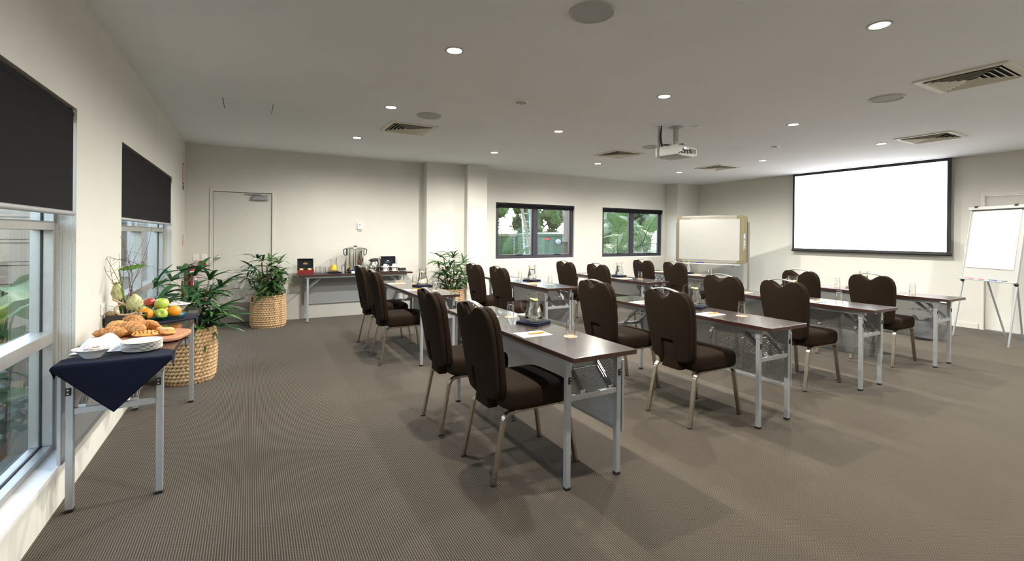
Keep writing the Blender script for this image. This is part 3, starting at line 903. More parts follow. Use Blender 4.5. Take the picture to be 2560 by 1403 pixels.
# ------------------------------------------------------------------ chairs
def slab(outline, x0, x1, bevel, seg, cuts_y, cuts_z, deform, name, mat, parent):
    """outline in (y,z) extruded in x, edges rounded, sliced and then bent"""
    bm = bmesh.new()
    va = [bm.verts.new((x0, y, z)) for y, z in outline]
    f = bm.faces.new(va)
    r = bmesh.ops.extrude_face_region(bm, geom=[f])
    vs = [g for g in r['geom'] if isinstance(g, bmesh.types.BMVert)]
    bmesh.ops.translate(bm, verts=vs, vec=(x1 - x0, 0, 0))
    bmesh.ops.recalc_face_normals(bm, faces=bm.faces)
    es = [e for e in bm.edges if abs(e.verts[0].co.x - e.verts[1].co.x) < 1e-6]
    bmesh.ops.bevel(bm, geom=es, offset=bevel, segments=seg, affect='EDGES', profile=0.5, clamp_overlap=True)
    for c in cuts_y:
        bmesh.ops.bisect_plane(bm, geom=bm.verts[:] + bm.edges[:] + bm.faces[:], plane_co=(0, c, 0), plane_no=(0, 1, 0))
    for c in cuts_z:
        bmesh.ops.bisect_plane(bm, geom=bm.verts[:] + bm.edges[:] + bm.faces[:], plane_co=(0, 0, c), plane_no=(0, 0, 1))
    for v in bm.verts:
        v.co = Vector(deform(*v.co))
    bmesh.ops.recalc_face_normals(bm, faces=bm.faces)
    me = bpy.data.meshes.new(name); bm.to_mesh(me); bm.free()
    me.materials.append(M[mat])
    for p in me.polygons: p.use_smooth = True
    try: me.set_sharp_from_angle(angle=R(50))
    except Exception: pass
    return link(name, me, parent)

def mirror_out(half, closed_bottom=True):
    """half outline from the top centre round to the bottom centre (y>=0) -> full loop"""
    full = list(half) + [(-y, z) for y, z in reversed(half) if y > 1e-6]
    return full

def lean(x, y, z):
    return (x - 0.16 * max(0.0, z - 0.42) - 0.03 * max(0.0, z - 0.42) ** 2 + 0.40 * y * y, y, z)

def make_chair(label, group):
    t = thing('banquet_chair', label, 'chair', group=group)
    top = [(0.0, 0.926), (0.018, 0.929), (0.040, 0.944), (0.066, 0.964), (0.094, 0.978), (0.122, 0.983), (0.158, 0.976), (0.188, 0.952), (0.208, 0.915), (0.217, 0.862)]
    side = [(0.215, 0.800), (0.207, 0.700), (0.197, 0.610), (0.188, 0.540), (0.182, 0.505), (0.172, 0.475), (0.152, 0.456)]
    shell = mirror_out(top + side + [(0.120, 0.449), (0.062, 0.447), (0.060, 0.500), (0.056, 0.600), (0.050, 0.606), (0.0, 0.606)])
    pad = mirror_out(top + side + [(0.120, 0.449), (0.0, 0.447)])
    cy = (-0.16, -0.11, -0.055, 0.0, 0.055, 0.11, 0.16)
    cz = (0.48, 0.55, 0.62, 0.69, 0.76, 0.83, 0.89)
    def bulge(s):
        def fn(x, y, z):
            d = max(0.0, 1 - (y / 0.2) ** 2) * max(0.0, 1 - ((z - 0.69) / 0.27) ** 2)
            x2 = x + s * 0.012 * d * (1 if (x > -0.235) == (s > 0) else 0)
            return lean(x2, y, z)
        return fn
    slab(shell, -0.270, -0.2365, 0.010, 3, cy, cz, bulge(-1), 'back_shell', 'fabric', t)
    slab(pad, -0.2375, -0.192, 0.014, 4, cy, cz, bulge(1), 'back_cushion', 'fabric', t)
    slab(mirror_out([(0.0, 0.600), (0.052, 0.598), (0.058, 0.48), (0.074, 0.43), (0.086, 0.388), (0.0, 0.386)]), -0.266, -0.200, 0.006, 2, (0,), (0.42, 0.5), lambda x, y, z: lean(x, y, z) if z > 0.42 else (x, y, z), 'back_stem', 'fabric', t)
    # seat cushion: rounded plan, tapering to the rear
    n = 40
    def ring(scale, z, bulge=0.0):
        pts = []
        for i in range(n):
            a = 2 * PI * i / n
            ca, sa = math.cos(a), math.sin(a)
            e = 0.36
            x = abs(ca) ** e * (1 if ca > 0 else -1) * 0.232 * scale
            y = abs(sa) ** e * (1 if sa > 0 else -1) * (0.226 + 0.012 * ca) * scale
            pts.append((x + 0.022, y, z))
        return pts
    prof = [(0.90, 0.392), (0.955, 0.394), (0.985, 0.404), (1.0, 0.425), (1.0, 0.465), (0.988, 0.487), (0.955, 0.502), (0.90, 0.511), (0.70, 0.518), (0.4, 0.521)]
    sb = MB()
    vs = []
    for s, z in prof: vs += ring(s, z)
    fs = [(j * n + i, j * n + (i + 1) % n, (j + 1) * n + (i + 1) % n, (j + 1) * n + i) for j in range(len(prof) - 1) for i in range(n)]
    fs.append(tuple(range(n - 1, -1, -1))); fs.append(tuple((len(prof) - 1) * n + i for i in range(n)))
    sb.add(vs, fs)
    sb.build('seat', 'fabric', t, smooth=True)
    MB().box(-0.17, 0.20, -0.17, 0.17, 0.380, 0.394).build('seat_pan', 'blackpl', t)
    for sy in (-1, 1):
        y = sy * 0.188
        yo = sy * 0.200
        ym = (y + yo) / 2
        rear = [(-0.288, yo, 0.004), (-0.257, ym, 0.165), (-0.2255, y, 0.326), (-0.219, y, 0.350), (-0.206, y, 0.370), (-0.185, y, 0.381), (-0.150, y, 0.384)]
        front = [(0.284, yo, 0.004), (0.257, ym, 0.165), (0.2295, y, 0.326), (0.223, y, 0.350), (0.210, y, 0.370), (0.189, y, 0.381), (0.156, y, 0.384)]
        for pts in (rear, front):
            lg = MB().tube(ctube(pts, 4), 0.01, sec=(0.017, 0.030), up=(0, 1, 0)).build('leg', 'chairmetal', t, bevel=0.003)
            p = pts[0]
            MB().box(p[0] - 0.017, p[0] + 0.017, p[1] - 0.0105, p[1] + 0.0105, 0.0, 0.010).build('glide', 'blackpl', lg, bevel=0.002)
        MB().tube([(-0.155, y, 0.384), (0.16, y, 0.384)], 0.01, sec=(0.017, 0.018), up=(0, 1, 0)).build('side_rail', 'chairmetal', t, bevel=0.002)
    hp = []
    for i in range(13):
        a = -1 + 2 * i / 12
        yy = a * 0.125
        z = 0.998 - 0.022 * a * a
        p = lean(-0.238, yy, z)
        hp.append((p[0] - 0.0, p[1], p[2]))
    MB().tube(hp, 0.01, sec=(0.030, 0.011), up=(0, 0, 1)).build('handle', 'handle', t, bevel=0.003)
    return t

CH = [  # key, x, y, rz, label
    ('A1', 2.296, -5.775, 1.0, 'dark brown chair nearest the camera, at the near end of the nearest table'),
    ('A1', 2.280, -5.036, -1.5, 'dark brown chair at the far end of the nearest table'),
    ('A2', 3.895, -5.768, 0.5, 'dark brown chair at the near end of the second table of the near row'),
    ('A2', 3.830, -5.000, 1.0, 'dark brown chair at the far end of the second table of the near row'),
    ('A3', 5.493, -5.715, -1.0, 'dark brown chair at the near end of the third table of the near row'),
    ('A3', 5.487, -5.065, 1.5, 'dark brown chair at the far end of the third table of the near row'),
    ('A4', 7.160, -5.710, 1.0, 'dark brown chair at the near end of the rightmost table of the near row'),
    ('A4', 7.085, -4.995, -1.0, 'dark brown chair at the far end of the rightmost table of the near row'),
    ('B1', 2.322, -3.095, 0.5, 'dark brown chair at the near end of the leftmost table of the far row'),
    ('B1', 2.340, -2.300, 1.0, 'dark brown chair at the far end of the leftmost table of the far row'),
    ('B2', 3.880, -3.060, -1.0, 'dark brown chair at the near end of the second table of the far row'),
    ('B2', 3.850, -2.380, 0.5, 'dark brown chair at the far end of the second table of the far row'),
    ('B3', 5.500, -3.030, 1.0, 'dark brown chair at the near end of the third table of the far row'),
    ('B3', 5.450, -2.320, -0.5, 'dark brown chair at the far end of the third table of the far row'),
    ('B4', 7.060, -3.050, 0.0, 'dark brown chair at the near end of the rightmost table of the far row'),
    ('B4', 7.050, -2.370, 1.0, 'dark brown chair at the far end of the rightmost table of the far row')]
ch0 = None
for k, x, y, rz, lab in CH:
    if ch0 is None:
        ch0 = make_chair(lab, 'dark brown banquet chairs'); ch0.location = (x, y, 0); ch0.rotation_euler = (0, 0, R(rz))
    else:
        dup(ch0, (x, y, 0), R(rz), lab)

# ------------------------------------------------------------------ things on the training tables
def make_jug(label, group, fill='water', level=0.150, lemon=True):
    t = thing('water_jug' if fill == 'water' else 'juice_jug', label, 'jug', group=group)
    outer = [(0.0, 0.0), (0.048, 0.0), (0.058, 0.006), (0.0655, 0.022), (0.0665, 0.034), (0.063, 0.052), (0.054, 0.085), (0.0475, 0.120), (0.0445, 0.150), (0.0445, 0.170), (0.0485, 0.176), (0.0485, 0.182), (0.0455, 0.187), (0.0465, 0.196), (0.048, 0.204)]
    inner = [(0.0455, 0.204), (0.044, 0.196), (0.043, 0.186), (0.042, 0.150), (0.045, 0.120), (0.0515, 0.085), (0.0605, 0.052), (0.0635, 0.034), (0.0620, 0.022), (0.048, 0.010), (0.0, 0.009)]
    n = 32
    mb = MB().lathe(outer + inner, n, caps=False)
    # pull out a pouring lip on +y
    vs = []
    for p in mb.v:
        a = math.atan2(p[1], p[0]); d = abs((a - PI / 2 + PI) % (2 * PI) - PI)
        if p[2] > 0.190 and d < 0.6:
            k = (p[2] - 0.190) / 0.014 * (1 - d / 0.6)
            vs.append((p[0], p[1] + 0.016 * k, p[2] + 0.006 * k))
        else: vs.append(p)
    mb.v = vs
    mb.build('jug_body', 'glass', t, smooth=True)
    if fill == 'water':
        mb = MB().lathe([(0.0, 0.0085), (0.0485, 0.0095), (0.0625, 0.022), (0.0640, 0.034), (0.0610, 0.052), (0.0520, 0.085), (0.0455, 0.120), (0.0425, level), (0.0, level)], n)
        w = mb.build('water', 'water', t, smooth=True)
    else:
        mb = MB().lathe([(0.0, 0.0092), (0.0478, 0.0102), (0.0617, 0.022), (0.0632, 0.034), (0.0602, 0.052), (0.0512, 0.085), (0.0452, level), (0.0, level)], n)
        w = mb.build('juice', 'juice', t, smooth=True)
    MB().tube(ctube([(0, -0.044, 0.184), (0, -0.066, 0.183), (0, -0.088, 0.168), (0, -0.092, 0.130), (0, -0.082, 0.085), (0, -0.062, 0.062)], 5), 0.0065, 10).build('jug_handle', 'glass', t, smooth=True)
    if lemon:
        for k, (dx, dy, dz, rx, ry) in enumerate(((0.010, 0.012, 0.0, 0.25, 0.15), (-0.014, -0.008, -0.006, -0.3, 0.2))):
            MB().lathe([(0.0, -0.003), (0.024, -0.003), (0.025, 0.0), (0.024, 0.003), (0.0, 0.003)], 18).build('lemon_slice', 'lemon', t, smooth=True, loc=(dx * 0.7, dy * 0.7, level - 0.001 + 0.004 * k), rot=(rx, ry, 0.4))
    return t

def tumbler_mesh():
    # inverted: rim on the table
    o = [(0.0315, 0.0), (0.0310, 0.030), (0.0285, 0.082), (0.0262, 0.092), (0.0268, 0.097), (0.0258, 0.108), (0.0235, 0.113), (0.0, 0.113)]
    i = [(0.0, 0.096), (0.022, 0.094), (0.0262, 0.082), (0.0288, 0.030), (0.0295, 0.0)]
    return MB().lathe(i + o, 20, caps=False).mesh('tumbler', 'glass', True, weld=True)
ME_TUMB = tumbler_mesh()
ME_COAST = MB().lathe([(0.0, 0), (0.043, 0), (0.043, 0.0012), (0.0, 0.0012)], 28).mesh('coaster', 'coaster')
ME_PAD = MB().box(-0.106, 0.106, -0.074, 0.074, 0, 0.004).mesh('notepad', 'paper', bevel=0.0006)
ME_PADH = MB().box(-0.106, 0.106, -0.0745, 0.074, 0, 0.0008).mesh('backing_card', 'greywhite')
def pen(label, loc, rz):
    t = thing('pen', label, 'pen', loc, rz, group='orange pens on notepads')
    T = Matrix.Rotation(PI / 2, 4, 'Y')
    MB().lathe([(0.0035, -0.045), (0.0048, -0.03), (0.0048, 0.065), (0.004, 0.068), (0.0, 0.068)], 10, T).build('barrel', 'orange', t, smooth=True)
    MB().lathe([(0.0, -0.064), (0.001, -0.063), (0.0035, -0.045)], 10, T, caps=False).build('tip', 'blackpl', t, smooth=True)
    MB().box(0.02, 0.066, -0.0015, 0.0015, 0.0045, 0.0065).build('clip', 'orange', t)
    return t
def bowl_mesh():
    o = [(0.0, 0.0), (0.030, 0.0), (0.034, 0.004), (0.044, 0.026), (0.047, 0.036), (0.0455, 0.036), (0.042, 0.026), (0.032, 0.008), (0.0, 0.007)]
    m = MB()
    n = 28
    vs = []; fs = []
    for r, z in o:
        for i in range(n):
            a = 2 * PI * i / n
            e = 0.6
            ca, sa = math.cos(a), math.sin(a)
            vs.append((r * abs(ca) ** e * (1 if ca > 0 else -1), r * abs(sa) ** e * (1 if sa > 0 else -1), z))
    for j in range(len(o) - 1):
        for i in range(n): fs.append((j * n + i, j * n + (i + 1) % n, (j + 1) * n + (i + 1) % n, (j + 1) * n + i))
    m.add(vs, fs)
    return m.mesh('mint_bowl', 'china', True, weld=True)
ME_BOWL = bowl_mesh()
def mints_mesh(seed):
    rnd = random.Random(seed)
    m = MB()
    for k in range(26):
        a = rnd.uniform(0, 6.28); r = 0.034 * math.sqrt(rnd.random())
        z = 0.024 + 0.016 * (1 - r / 0.036) + rnd.uniform(-0.002, 0.004)
        T = Matrix.Translation((r * math.cos(a), r * math.sin(a), z)) @ Matrix.Rotation(rnd.uniform(0, 3), 4, 'Z') @ Matrix.Rotation(rnd.uniform(-.6, .6), 4, 'X')
        m.sphere((0, 0, 0), 0.0075, 6, 4, (1.4, 0.9, 0.6), T)
    return m.mesh('mints', 'mint', True)
ME_MINTS = mints_mesh(3)
def napkin_mesh():
    """cloth folded to a soft square: three stacked rounded layers"""
    m = MB()
    for k in range(3):
        s = 0.098 - 0.0015 * k
        z = k * 0.0062
        def fn(u, v, s=s, z=z, k=k):
            a = 2 * PI * u
            t = v * PI
            e = 0.22
            ca, sa = math.cos(a), math.sin(a)
            rr = 1 - 0.03 * (1 - math.sin(t))
            return (abs(ca) ** e * (1 if ca > 0 else -1) * s * rr + 0.002 * math.sin(7 * a + k), abs(sa) ** e * (1 if sa > 0 else -1) * s * rr, z + 0.0031 * (1 - math.cos(t)) + 0.0004 * math.sin(5 * a + k))
        n = 40
        m.grid(fn, n, 4)
        top = [fn(i / n, 1.0) for i in range(n)]; bot = [fn(i / n, 0.0) for i in range(n)]
        m.add(top, [tuple(range(n))]); m.add(bot, [tuple(range(n - 1, -1, -1))])
    return m.mesh('folded_napkin', 'navy', True, weld=True)
ME_NAP = napkin_mesh()
NAPH = 0.0186

jug0 = None
for ti, (k, (x0, y0)) in enumerate(TABLES.items()):
    w = WHICH[k]
    rnd = random.Random(ti + 5)
    j = lambda a=0.012: rnd.uniform(-a, a)
    jx, jy = x0 + 0.325 + j(), y0 + 0.905 + j(0.02)
    rzn = R(12 + 14 * rnd.random())
    tag(link('folded_napkin', ME_NAP, loc=(jx, jy, TZ), rot=(0, 0, rzn)), 'folded navy napkin under the jug on the ' + w, 'napkin', 'folded navy napkins')
    lab = 'glass jug of water with lemon on the ' + w
    hz = R(20 + 30 * rnd.random())
    if jug0 is None:
        jug0 = make_jug(lab, 'glass water jugs'); jug0.location = (jx, jy, TZ + NAPH); jug0.rotation_euler = (0, 0, R(240))
    else:
        dup(jug0, (jx, jy, TZ + NAPH), R(240) + rnd.uniform(-0.4, 0.4), lab)
    bx, by = x0 + 0.352 + j(0.01), y0 + 1.075 + j(0.015)
    tag(link('mint_bowl', ME_BOWL, loc=(bx, by, TZ)), 'small white bowl of mints on the ' + w, 'bowl', 'small white mint bowls')
    tag(link('mints', ME_MINTS, loc=(bx, by, TZ), rot=(0, 0, rnd.random() * 6)), 'heap of wrapped mints in the bowl on the ' + w, 'candy', 'wrapped mints', 'stuff')
    for e, (gx, gy, px, py, end) in enumerate(((0.305, 0.425, 0.117, 0.583, 'near end'), (0.312, 1.220, 0.117, 1.340, 'far end'))):
        gx, gy = x0 + gx + j(0.01), y0 + gy + j(0.015)
        px, py = x0 + px + j(0.006), y0 + py + j(0.012)
        tag(link('coaster', ME_COAST, loc=(gx, gy, TZ)), 'peach paper coaster at the %s of the %s' % (end, w), 'coaster', 'peach paper coasters')
        tag(link('tumbler', ME_TUMB, loc=(gx, gy, TZ + 0.0013)), 'upturned clear tumbler at the %s of the %s' % (end, w), 'glass', 'upturned tumblers on the tables')
        n = thing('notepad', 'white notepad at the %s of the %s' % (end, w), 'notepad', (px, py, TZ), R(rnd.uniform(-4, 4)), 'white notepads')
        link('backing_card', ME_PADH, n)
        link('sheets', ME_PAD, n, (0, 0, 0.0008))
        pen('orange pen, %s of the %s' % (end, w), (px + 0.016, py - 0.012, TZ + 0.0101), R(rnd.uniform(-8, 8)))
# ------------------------------------------------------------------ food table along the window wall
LX0, LX1, LY0, LY1 = 0.0345, 0.4775, -5.320, -3.540
def drape(label, cx, cy, D=0.30, rz=0.0):
    """square napkin laid corner-first, the overhanging corners fold down"""
    mb = MB()
    n = 44
    ed = 0.004
    def fold(x, y):
        z = TZ + 0.0022
        def over(p, lo, hi):
            if p > hi: return p - hi
            if p < lo: return lo - p
            return 0
        ox = over(x, LX0 - ed, LX1 + ed); oy = over(y, LY0 - ed, LY1 + ed)
        if ox > 0:
            r = 0.006
            x = (LX1 + ed if x > 0.2 else LX0 - ed) + (1 if x > 0.2 else -1) * r * min(1, ox / r) * 0.8
        if oy > 0:
            y = (LY0 - ed) - 0.006 * min(1, oy / 0.006) * 0.8 - 0.02 * oy * math.sin(9 * x + 1.0)
        if ox + oy > 0:
            z -= max(ox, oy) if min(ox, oy) == 0 else math.hypot(ox, oy)
            if min(ox, oy) > 0:
                x += (1 if x > 0.2 else -1) * 0.2 * min(ox, oy); y -= 0.2 * min(ox, oy)
        else:
            z += 0.0007 * (1 + math.sin(30 * x + 11 * y))
        return (x, y, z)
    def pt(u, v):
        a = (u - 0.5) * 2; b = (v - 0.5) * 2
        px, py = (a + b) / 2 * D, (b - a) / 2 * D
        c, s = math.cos(rz), math.sin(rz)
        return fold(cx + px * c - py * s, cy + px * s + py * c)
    mb.grid(pt, n, n)
    o = mb.build('navy_cloth', 'navy', smooth=True)
    md = o.modifiers.new('thickness', 'SOLIDIFY'); md.thickness = 0.0016; md.offset = 0.0
    return tag(o, label, 'cloth', 'navy cloths on the food table')
drape('navy cloth hanging in a point over the near end of the food table', 0.256, -5.275)
drape('navy cloth under the wooden pastry board', 0.256, -4.770, 0.30, R(4))
drape('navy cloth under the fruit platter', 0.262, -4.020, 0.32, R(-5))
CZ = TZ + 0.0050

def oval_bowl(label, loc, rx, ry, h, rz=0.0, group='white oval bowls'):
    o = [(0.0, 0.0), (0.42, 0.0), (0.46, 0.08), (0.62, 0.40), (0.84, 0.86), (1.0, 1.0), (0.985, 1.03), (0.80, 0.90), (0.58, 0.44), (0.42, 0.16), (0.0, 0.12)]
    mb = MB().lathe([(r, z * h) for r, z in o], 40, caps=False, sx=rx, sy=ry)
    b = mb.build('serving_bowl', 'china', smooth=True, loc=loc, rot=(0, 0, rz), weld=True)
    return tag(b, label, 'bowl', group)
oval_bowl('white oval bowl of sugar sachets at the near end of the food table', (0.150, -5.215, CZ), 0.082, 0.070, 0.046, R(-15))
oval_bowl('white oval bowl of sachets at the far end of the food table', (0.325, -3.655, CZ - 0.002), 0.088, 0.075, 0.05, R(10))
def sachets(cx, cy, z, n, rad, label, group, seed):
    rnd = random.Random(seed)
    mA = MB().box(-0.010, 0.010, -0.021, 0.021, -0.0028, 0.0028).mesh('sugar_sachet', 'sachet', bevel=0.002)
    mB = MB().box(-0.010, 0.010, -0.021, 0.021, -0.0028, 0.0028).mesh('sugar_sachet', 'sachet2', bevel=0.002)
    for k in range(n):
        a = k * 2.4; r = rad * math.sqrt((k + 0.5) / n)
        h = z + 0.020 * (1 - (r / rad) ** 2) + 0.0035 * (k % 3)
        o = link('sugar_sachet', mA if rnd.random() < 0.55 else mB, loc=(cx + r * math.cos(a), cy + r * 0.85 * math.sin(a), h), rot=(rnd.uniform(-0.3, 0.3), rnd.uniform(-0.22, 0.22), rnd.uniform(0, 3.1)))
        tag(o, label, 'sachet', group)
sachets(0.150, -5.215, CZ + 0.036, 20, 0.048, 'white sugar sachet in the near bowl of the food table', 'sugar sachets in the near bowl', 2)
sachets(0.325, -3.655, CZ + 0.042, 14, 0.050, 'sachet in the far bowl of the food table', 'sachets in the far bowl', 4)
# crumpled white napkin heap
def heap(u, v):
    a = (u - 0.5) * 2; b = (v - 0.5) * 2
    r = math.sqrt(a * a + b * b)
    h = max(0.0, 1 - min(1, r) ** 2.4)
    w = 0.012 * math.sin(6 * a + 2 * b) + 0.009 * math.sin(9 * b - 4 * a + 1)
    return (0.165 + 0.115 * a + 0.02 * b, -5.050 + 0.060 * b - 0.012 * a, CZ + 0.003 + (0.072 * (1 - 0.45 * max(0, a)) + w) * h)
mb = MB().grid(heap, 34, 26)
o = mb.build('cloth_napkin', 'napkin', smooth=True)
md = o.modifiers.new('thickness', 'SOLIDIFY'); md.thickness = 0.003; md.offset = -1
tag(o, 'crumpled white cloth napkin behind the sugar bowl', 'napkin')
# plates
me_plate = MB().lathe([(0.0, 0.0), (0.050, 0.0), (0.053, 0.003), (0.066, 0.005), (0.0885, 0.0105), (0.0892, 0.0125), (0.087, 0.0127), (0.065, 0.0078), (0.051, 0.006), (0.0, 0.0055)], 48, caps=False).mesh('side_plate', 'china', True)
ords = ['bottom', 'second', 'third', 'fourth', 'fifth', 'sixth', 'top']
for k in range(7):
    tag(link('side_plate', me_plate, loc=(0.334 + 0.0012 * math.sin(k * 2.1), -5.140 + 0.0012 * math.cos(k * 1.7), CZ + k * 0.0068)),
        'white plate, %s of the stack on the food table' % (ords[k] if k in (0, 6) else ords[k] + ' from the bottom'), 'plate', 'stacked white plates')
# board
pts = []
for i in range(48):
    a = 2 * PI * i / 48
    ca, sa = math.cos(a), math.sin(a)
    e = 0.45 if ca < 0 else 0.72
    pts.append((0.232 * abs(ca) ** e * (1 if ca > 0 else -1), (0.175 + 0.010 * math.sin(2 * a)) * abs(sa) ** 0.5 * (1 if sa > 0 else -1)))
bd = MB().prism(pts, 0, 0.022, 'z').build('serving_board', 'board', bevel=0.006, seg=3, smooth=True, loc=(0.275, -4.800, CZ), rot=(0, 0, R(-14)))
tag(bd, 'thick wooden board of pastries on the food table', 'board')
BZ2 = CZ + 0.0222
def croissant(label, loc, L, rad, bend, rz, tilt=0.0, mat='crust'):
    """crescent of overlapping rolled segments"""
    n = 44; k = 16
    mb = MB()
    vs = []; fs = []
    for i in range(n + 1):
        s = -1 + 2 * i / n
        seg = (i / n * 7) % 1.0
        env = max(0.02, (1 - abs(s) ** 2.0)) ** 0.62
        rr = rad * env * (0.86 + 0.17 * (1 - abs(2 * seg - 1)) ** 0.7)
        cx = s * L / 2
        cyy = -bend * s * s
        tx, ty = 1.0, -4 * bend * s / L
        q = math.hypot(tx, ty); nx, ny = -ty / q, tx / q
        for j in range(k):
            a = 2 * PI * j / k
            vs.append((cx + nx * math.cos(a) * rr, cyy + ny * math.cos(a) * rr, rad * 0.8 + math.sin(a) * rr * 0.86 + rad * 0.06 * math.sin(3 * a + i)))
    for i in range(n):
        for j in range(k):
            fs.append((i * k + j, i * k + (j + 1) % k, (i + 1) * k + (j + 1) % k, (i + 1) * k + j))
    fs.append(tuple(range(k - 1, -1, -1))); fs.append(tuple(n * k + j for j in range(k)))
    mb.add(vs, fs)
    o = mb.build('croissant', mat, smooth=True, loc=loc, rot=(0, tilt, rz))
    return tag(o, label, 'croissant', 'croissants on the board')
croissant('flaky croissant at the front left of the pastry board', (0.150, -4.835, BZ2 + 0.001), 0.16, 0.040, 0.03, R(-12))
croissant('large flaky croissant at the front middle of the pastry board', (0.225, -4.805, BZ2 + 0.002), 0.19, 0.050, 0.05, R(-20))
croissant('croissant resting on top of the large one on the pastry board', (0.235, -4.715, BZ2 + 0.040), 0.16, 0.040, 0.035, R(-58), 0.12)
croissant('small croissant at the back of the pastry board', (0.285, -4.660, BZ2 + 0.004), 0.14, 0.036, 0.02, R(-24))
croissant('slim end croissant behind the round jam danish', (0.315, -4.655, BZ2 + 0.001), 0.09, 0.020, 0.01, R(-10))
# round golden roll
mb = MB().lathe([(0.0, 0.0), (0.040, 0.0), (0.052, 0.012), (0.055, 0.035), (0.047, 0.062), (0.028, 0.077), (0.0, 0.082)], 26)
o = mb.build('bread_roll', 'crust2', smooth=True, loc=(0.150, -4.715, BZ2), rot=(0, 0, 0))
tag(o, 'smooth golden bread roll at the back left of the pastry board', 'roll')
# lattice danish
t = thing('lattice_danish', 'glazed lattice fruit danish at the front of the pastry board', 'pastry', (0.305, -4.880, BZ2 + 0.001), R(-12))
MB().sphere((0, 0, 0.014), 0.02, 20, 10, (3.3, 2.0, 0.70)).build('base', 'glaze', t, smooth=True)
MB().sphere((0, 0, 0.021), 0.016, 16, 8, (2.7, 1.5, 0.55)).build('filling', 'jam', t, smooth=True)
for k in range(5):
    x = -0.038 + k * 0.019
    MB().tube(ctube([(x - 0.012, -0.030, 0.018), (x - 0.004, -0.012, 0.031), (x + 0.004, 0.012, 0.031), (x + 0.012, 0.030, 0.018)], 4), 0.0048, 8).build('strip', 'glaze', t, smooth=True)
    MB().tube(ctube([(x + 0.012, -0.030, 0.018), (x + 0.004, -0.012, 0.033), (x - 0.004, 0.012, 0.033), (x - 0.012, 0.030, 0.018)], 4), 0.0048, 8).build('strip', 'glaze', t, smooth=True)
# round jam danish
t = thing('round_danish', 'round danish with dark jam centre on the pastry board', 'pastry', (0.385, -4.775, BZ2 + 0.012), 0, rot=(R(-8), R(6), 0))
MB().lathe([(0.0, -0.01), (0.038, -0.008), (0.046, 0.004), (0.043, 0.014), (0.035, 0.018), (0.025, 0.012), (0.0, 0.011)], 28).build('pastry_ring', 'crust2', t, smooth=True)
MB().lathe([(0.0, 0.0190), (0.016, 0.0180), (0.0275, 0.0140), (0.0, 0.0105)], 18, caps=False).build('jam_centre', 'jam', t, smooth=True)
# folded danish
t = thing('folded_danish', 'glazed folded danish at the right end of the pastry board', 'pastry', (0.410, -4.865, BZ2), R(-30))
MB().sphere((0, 0, 0.014), 0.018, 18, 10, (2.6, 1.7, 0.8)).build('base', 'glaze', t, smooth=True)
for k in (-1, 1):
    MB().tube(ctube([(-0.035, 0.014 * k, 0.020), (0, 0.006 * k, 0.030), (0.036, 0.012 * k, 0.018)], 5), [0.006] * 11, 8).build('fold', 'glaze', t, smooth=True)

# fruit platter
pl = MB().lathe([(0.0, 0.0), (0.6, 0.0), (0.98, 0.022), (1.0, 0.024), (0.97, 0.027), (0.6, 0.006), (0.0, 0.006)], 44, caps=False, sx=0.168, sy=0.125)
o = pl.build('glass_platter', 'tealglass', smooth=True, loc=(0.268, -4.065, CZ), rot=(0, 0, R(-8)), weld=True)
tag(o, 'shallow teal glass platter of fruit on the food table', 'platter')
def fruit(name, label, cat, mat, loc, r, kind, rot=(0, 0, 0)):
    t = thing(name, label, cat, loc, rot=rot)
    mb = MB()
    n, k = 24, 16
    vs = []; fs = []
    for j in range(k + 1):
        th = PI * j / k
        for i in range(n):
            a = 2 * PI * i / n
            if kind == 'apple':
                q = r * (1 - 0.42 * math.exp(-(th / 0.42) ** 2) - 0.22 * math.exp(-((PI - th) / 0.35) ** 2)) * (1 + 0.02 * math.cos(5 * a) * (1 - math.cos(th)) / 2)
                vs.append((q * math.sin(th) * math.cos(a), q * math.sin(th) * math.sin(a), q * math.cos(th) * 0.95))
            elif kind == 'pear':
                q = r * (1 + 0.55 * max(0, math.cos(th)) ** 2)
                w = 1 - 0.35 * max(0, math.cos(th)) ** 1.2
                vs.append((q * w * math.sin(th) * math.cos(a), q * w * math.sin(th) * math.sin(a), q * math.cos(th)))
            else:
                q = r * (1 - 0.05 * math.exp(-(th / 0.2) ** 2))
                vs.append((q * math.sin(th) * math.cos(a), q * math.sin(th) * math.sin(a), q * math.cos(th) * 0.97))
    for j in range(k):
        for i in range(n):
            fs.append((j * n + (i + 1) % n, j * n + i, (j + 1) * n + i, (j + 1) * n + (i + 1) % n))
    mb.add(vs, fs).build('flesh', mat, t, smooth=True, weld=True)
    if kind in ('apple', 'pear'):
        z0 = r * 0.55 if kind == 'apple' else r * 1.5
        MB().tube(ctube([(0, 0, z0), (0.002, 0, z0 + 0.012), (0.006, 0.002, z0 + 0.022)], 4), 0.0014, 6).build('stem', 'twig', t, smooth=True)
    else:
        MB().lathe([(0.0, 0.001), (0.003, 0.0012), (0.004, 0.0)], 8, Matrix.Translation((0, 0, r * 0.925))).build('navel', 'twig', t)
    return t
FZ = CZ + 0.006
fruit('orange', 'orange at the front left of the fruit platter', 'orange', 'orangefruit', (0.196, -4.140, FZ + 0.044), 0.043, 'orange', (R(75), 0, R(-15)))
fruit('orange', 'orange at the right end of the fruit platter', 'orange', 'orangefruit', (0.352, -4.085, FZ + 0.045), 0.044, 'orange', (R(25), R(30), 0))
fruit('green_apple', 'green apple showing its base at the front of the fruit platter', 'apple', 'greenapple', (0.281, -4.135, FZ + 0.038), 0.040, 'apple', (R(70), R(25), 0))
fruit('green_apple', 'green apple with upright stem on top of the fruit pile', 'apple', 'greenapple', (0.276, -4.075, FZ + 0.106), 0.045, 'apple', (R(8), R(5), 0))
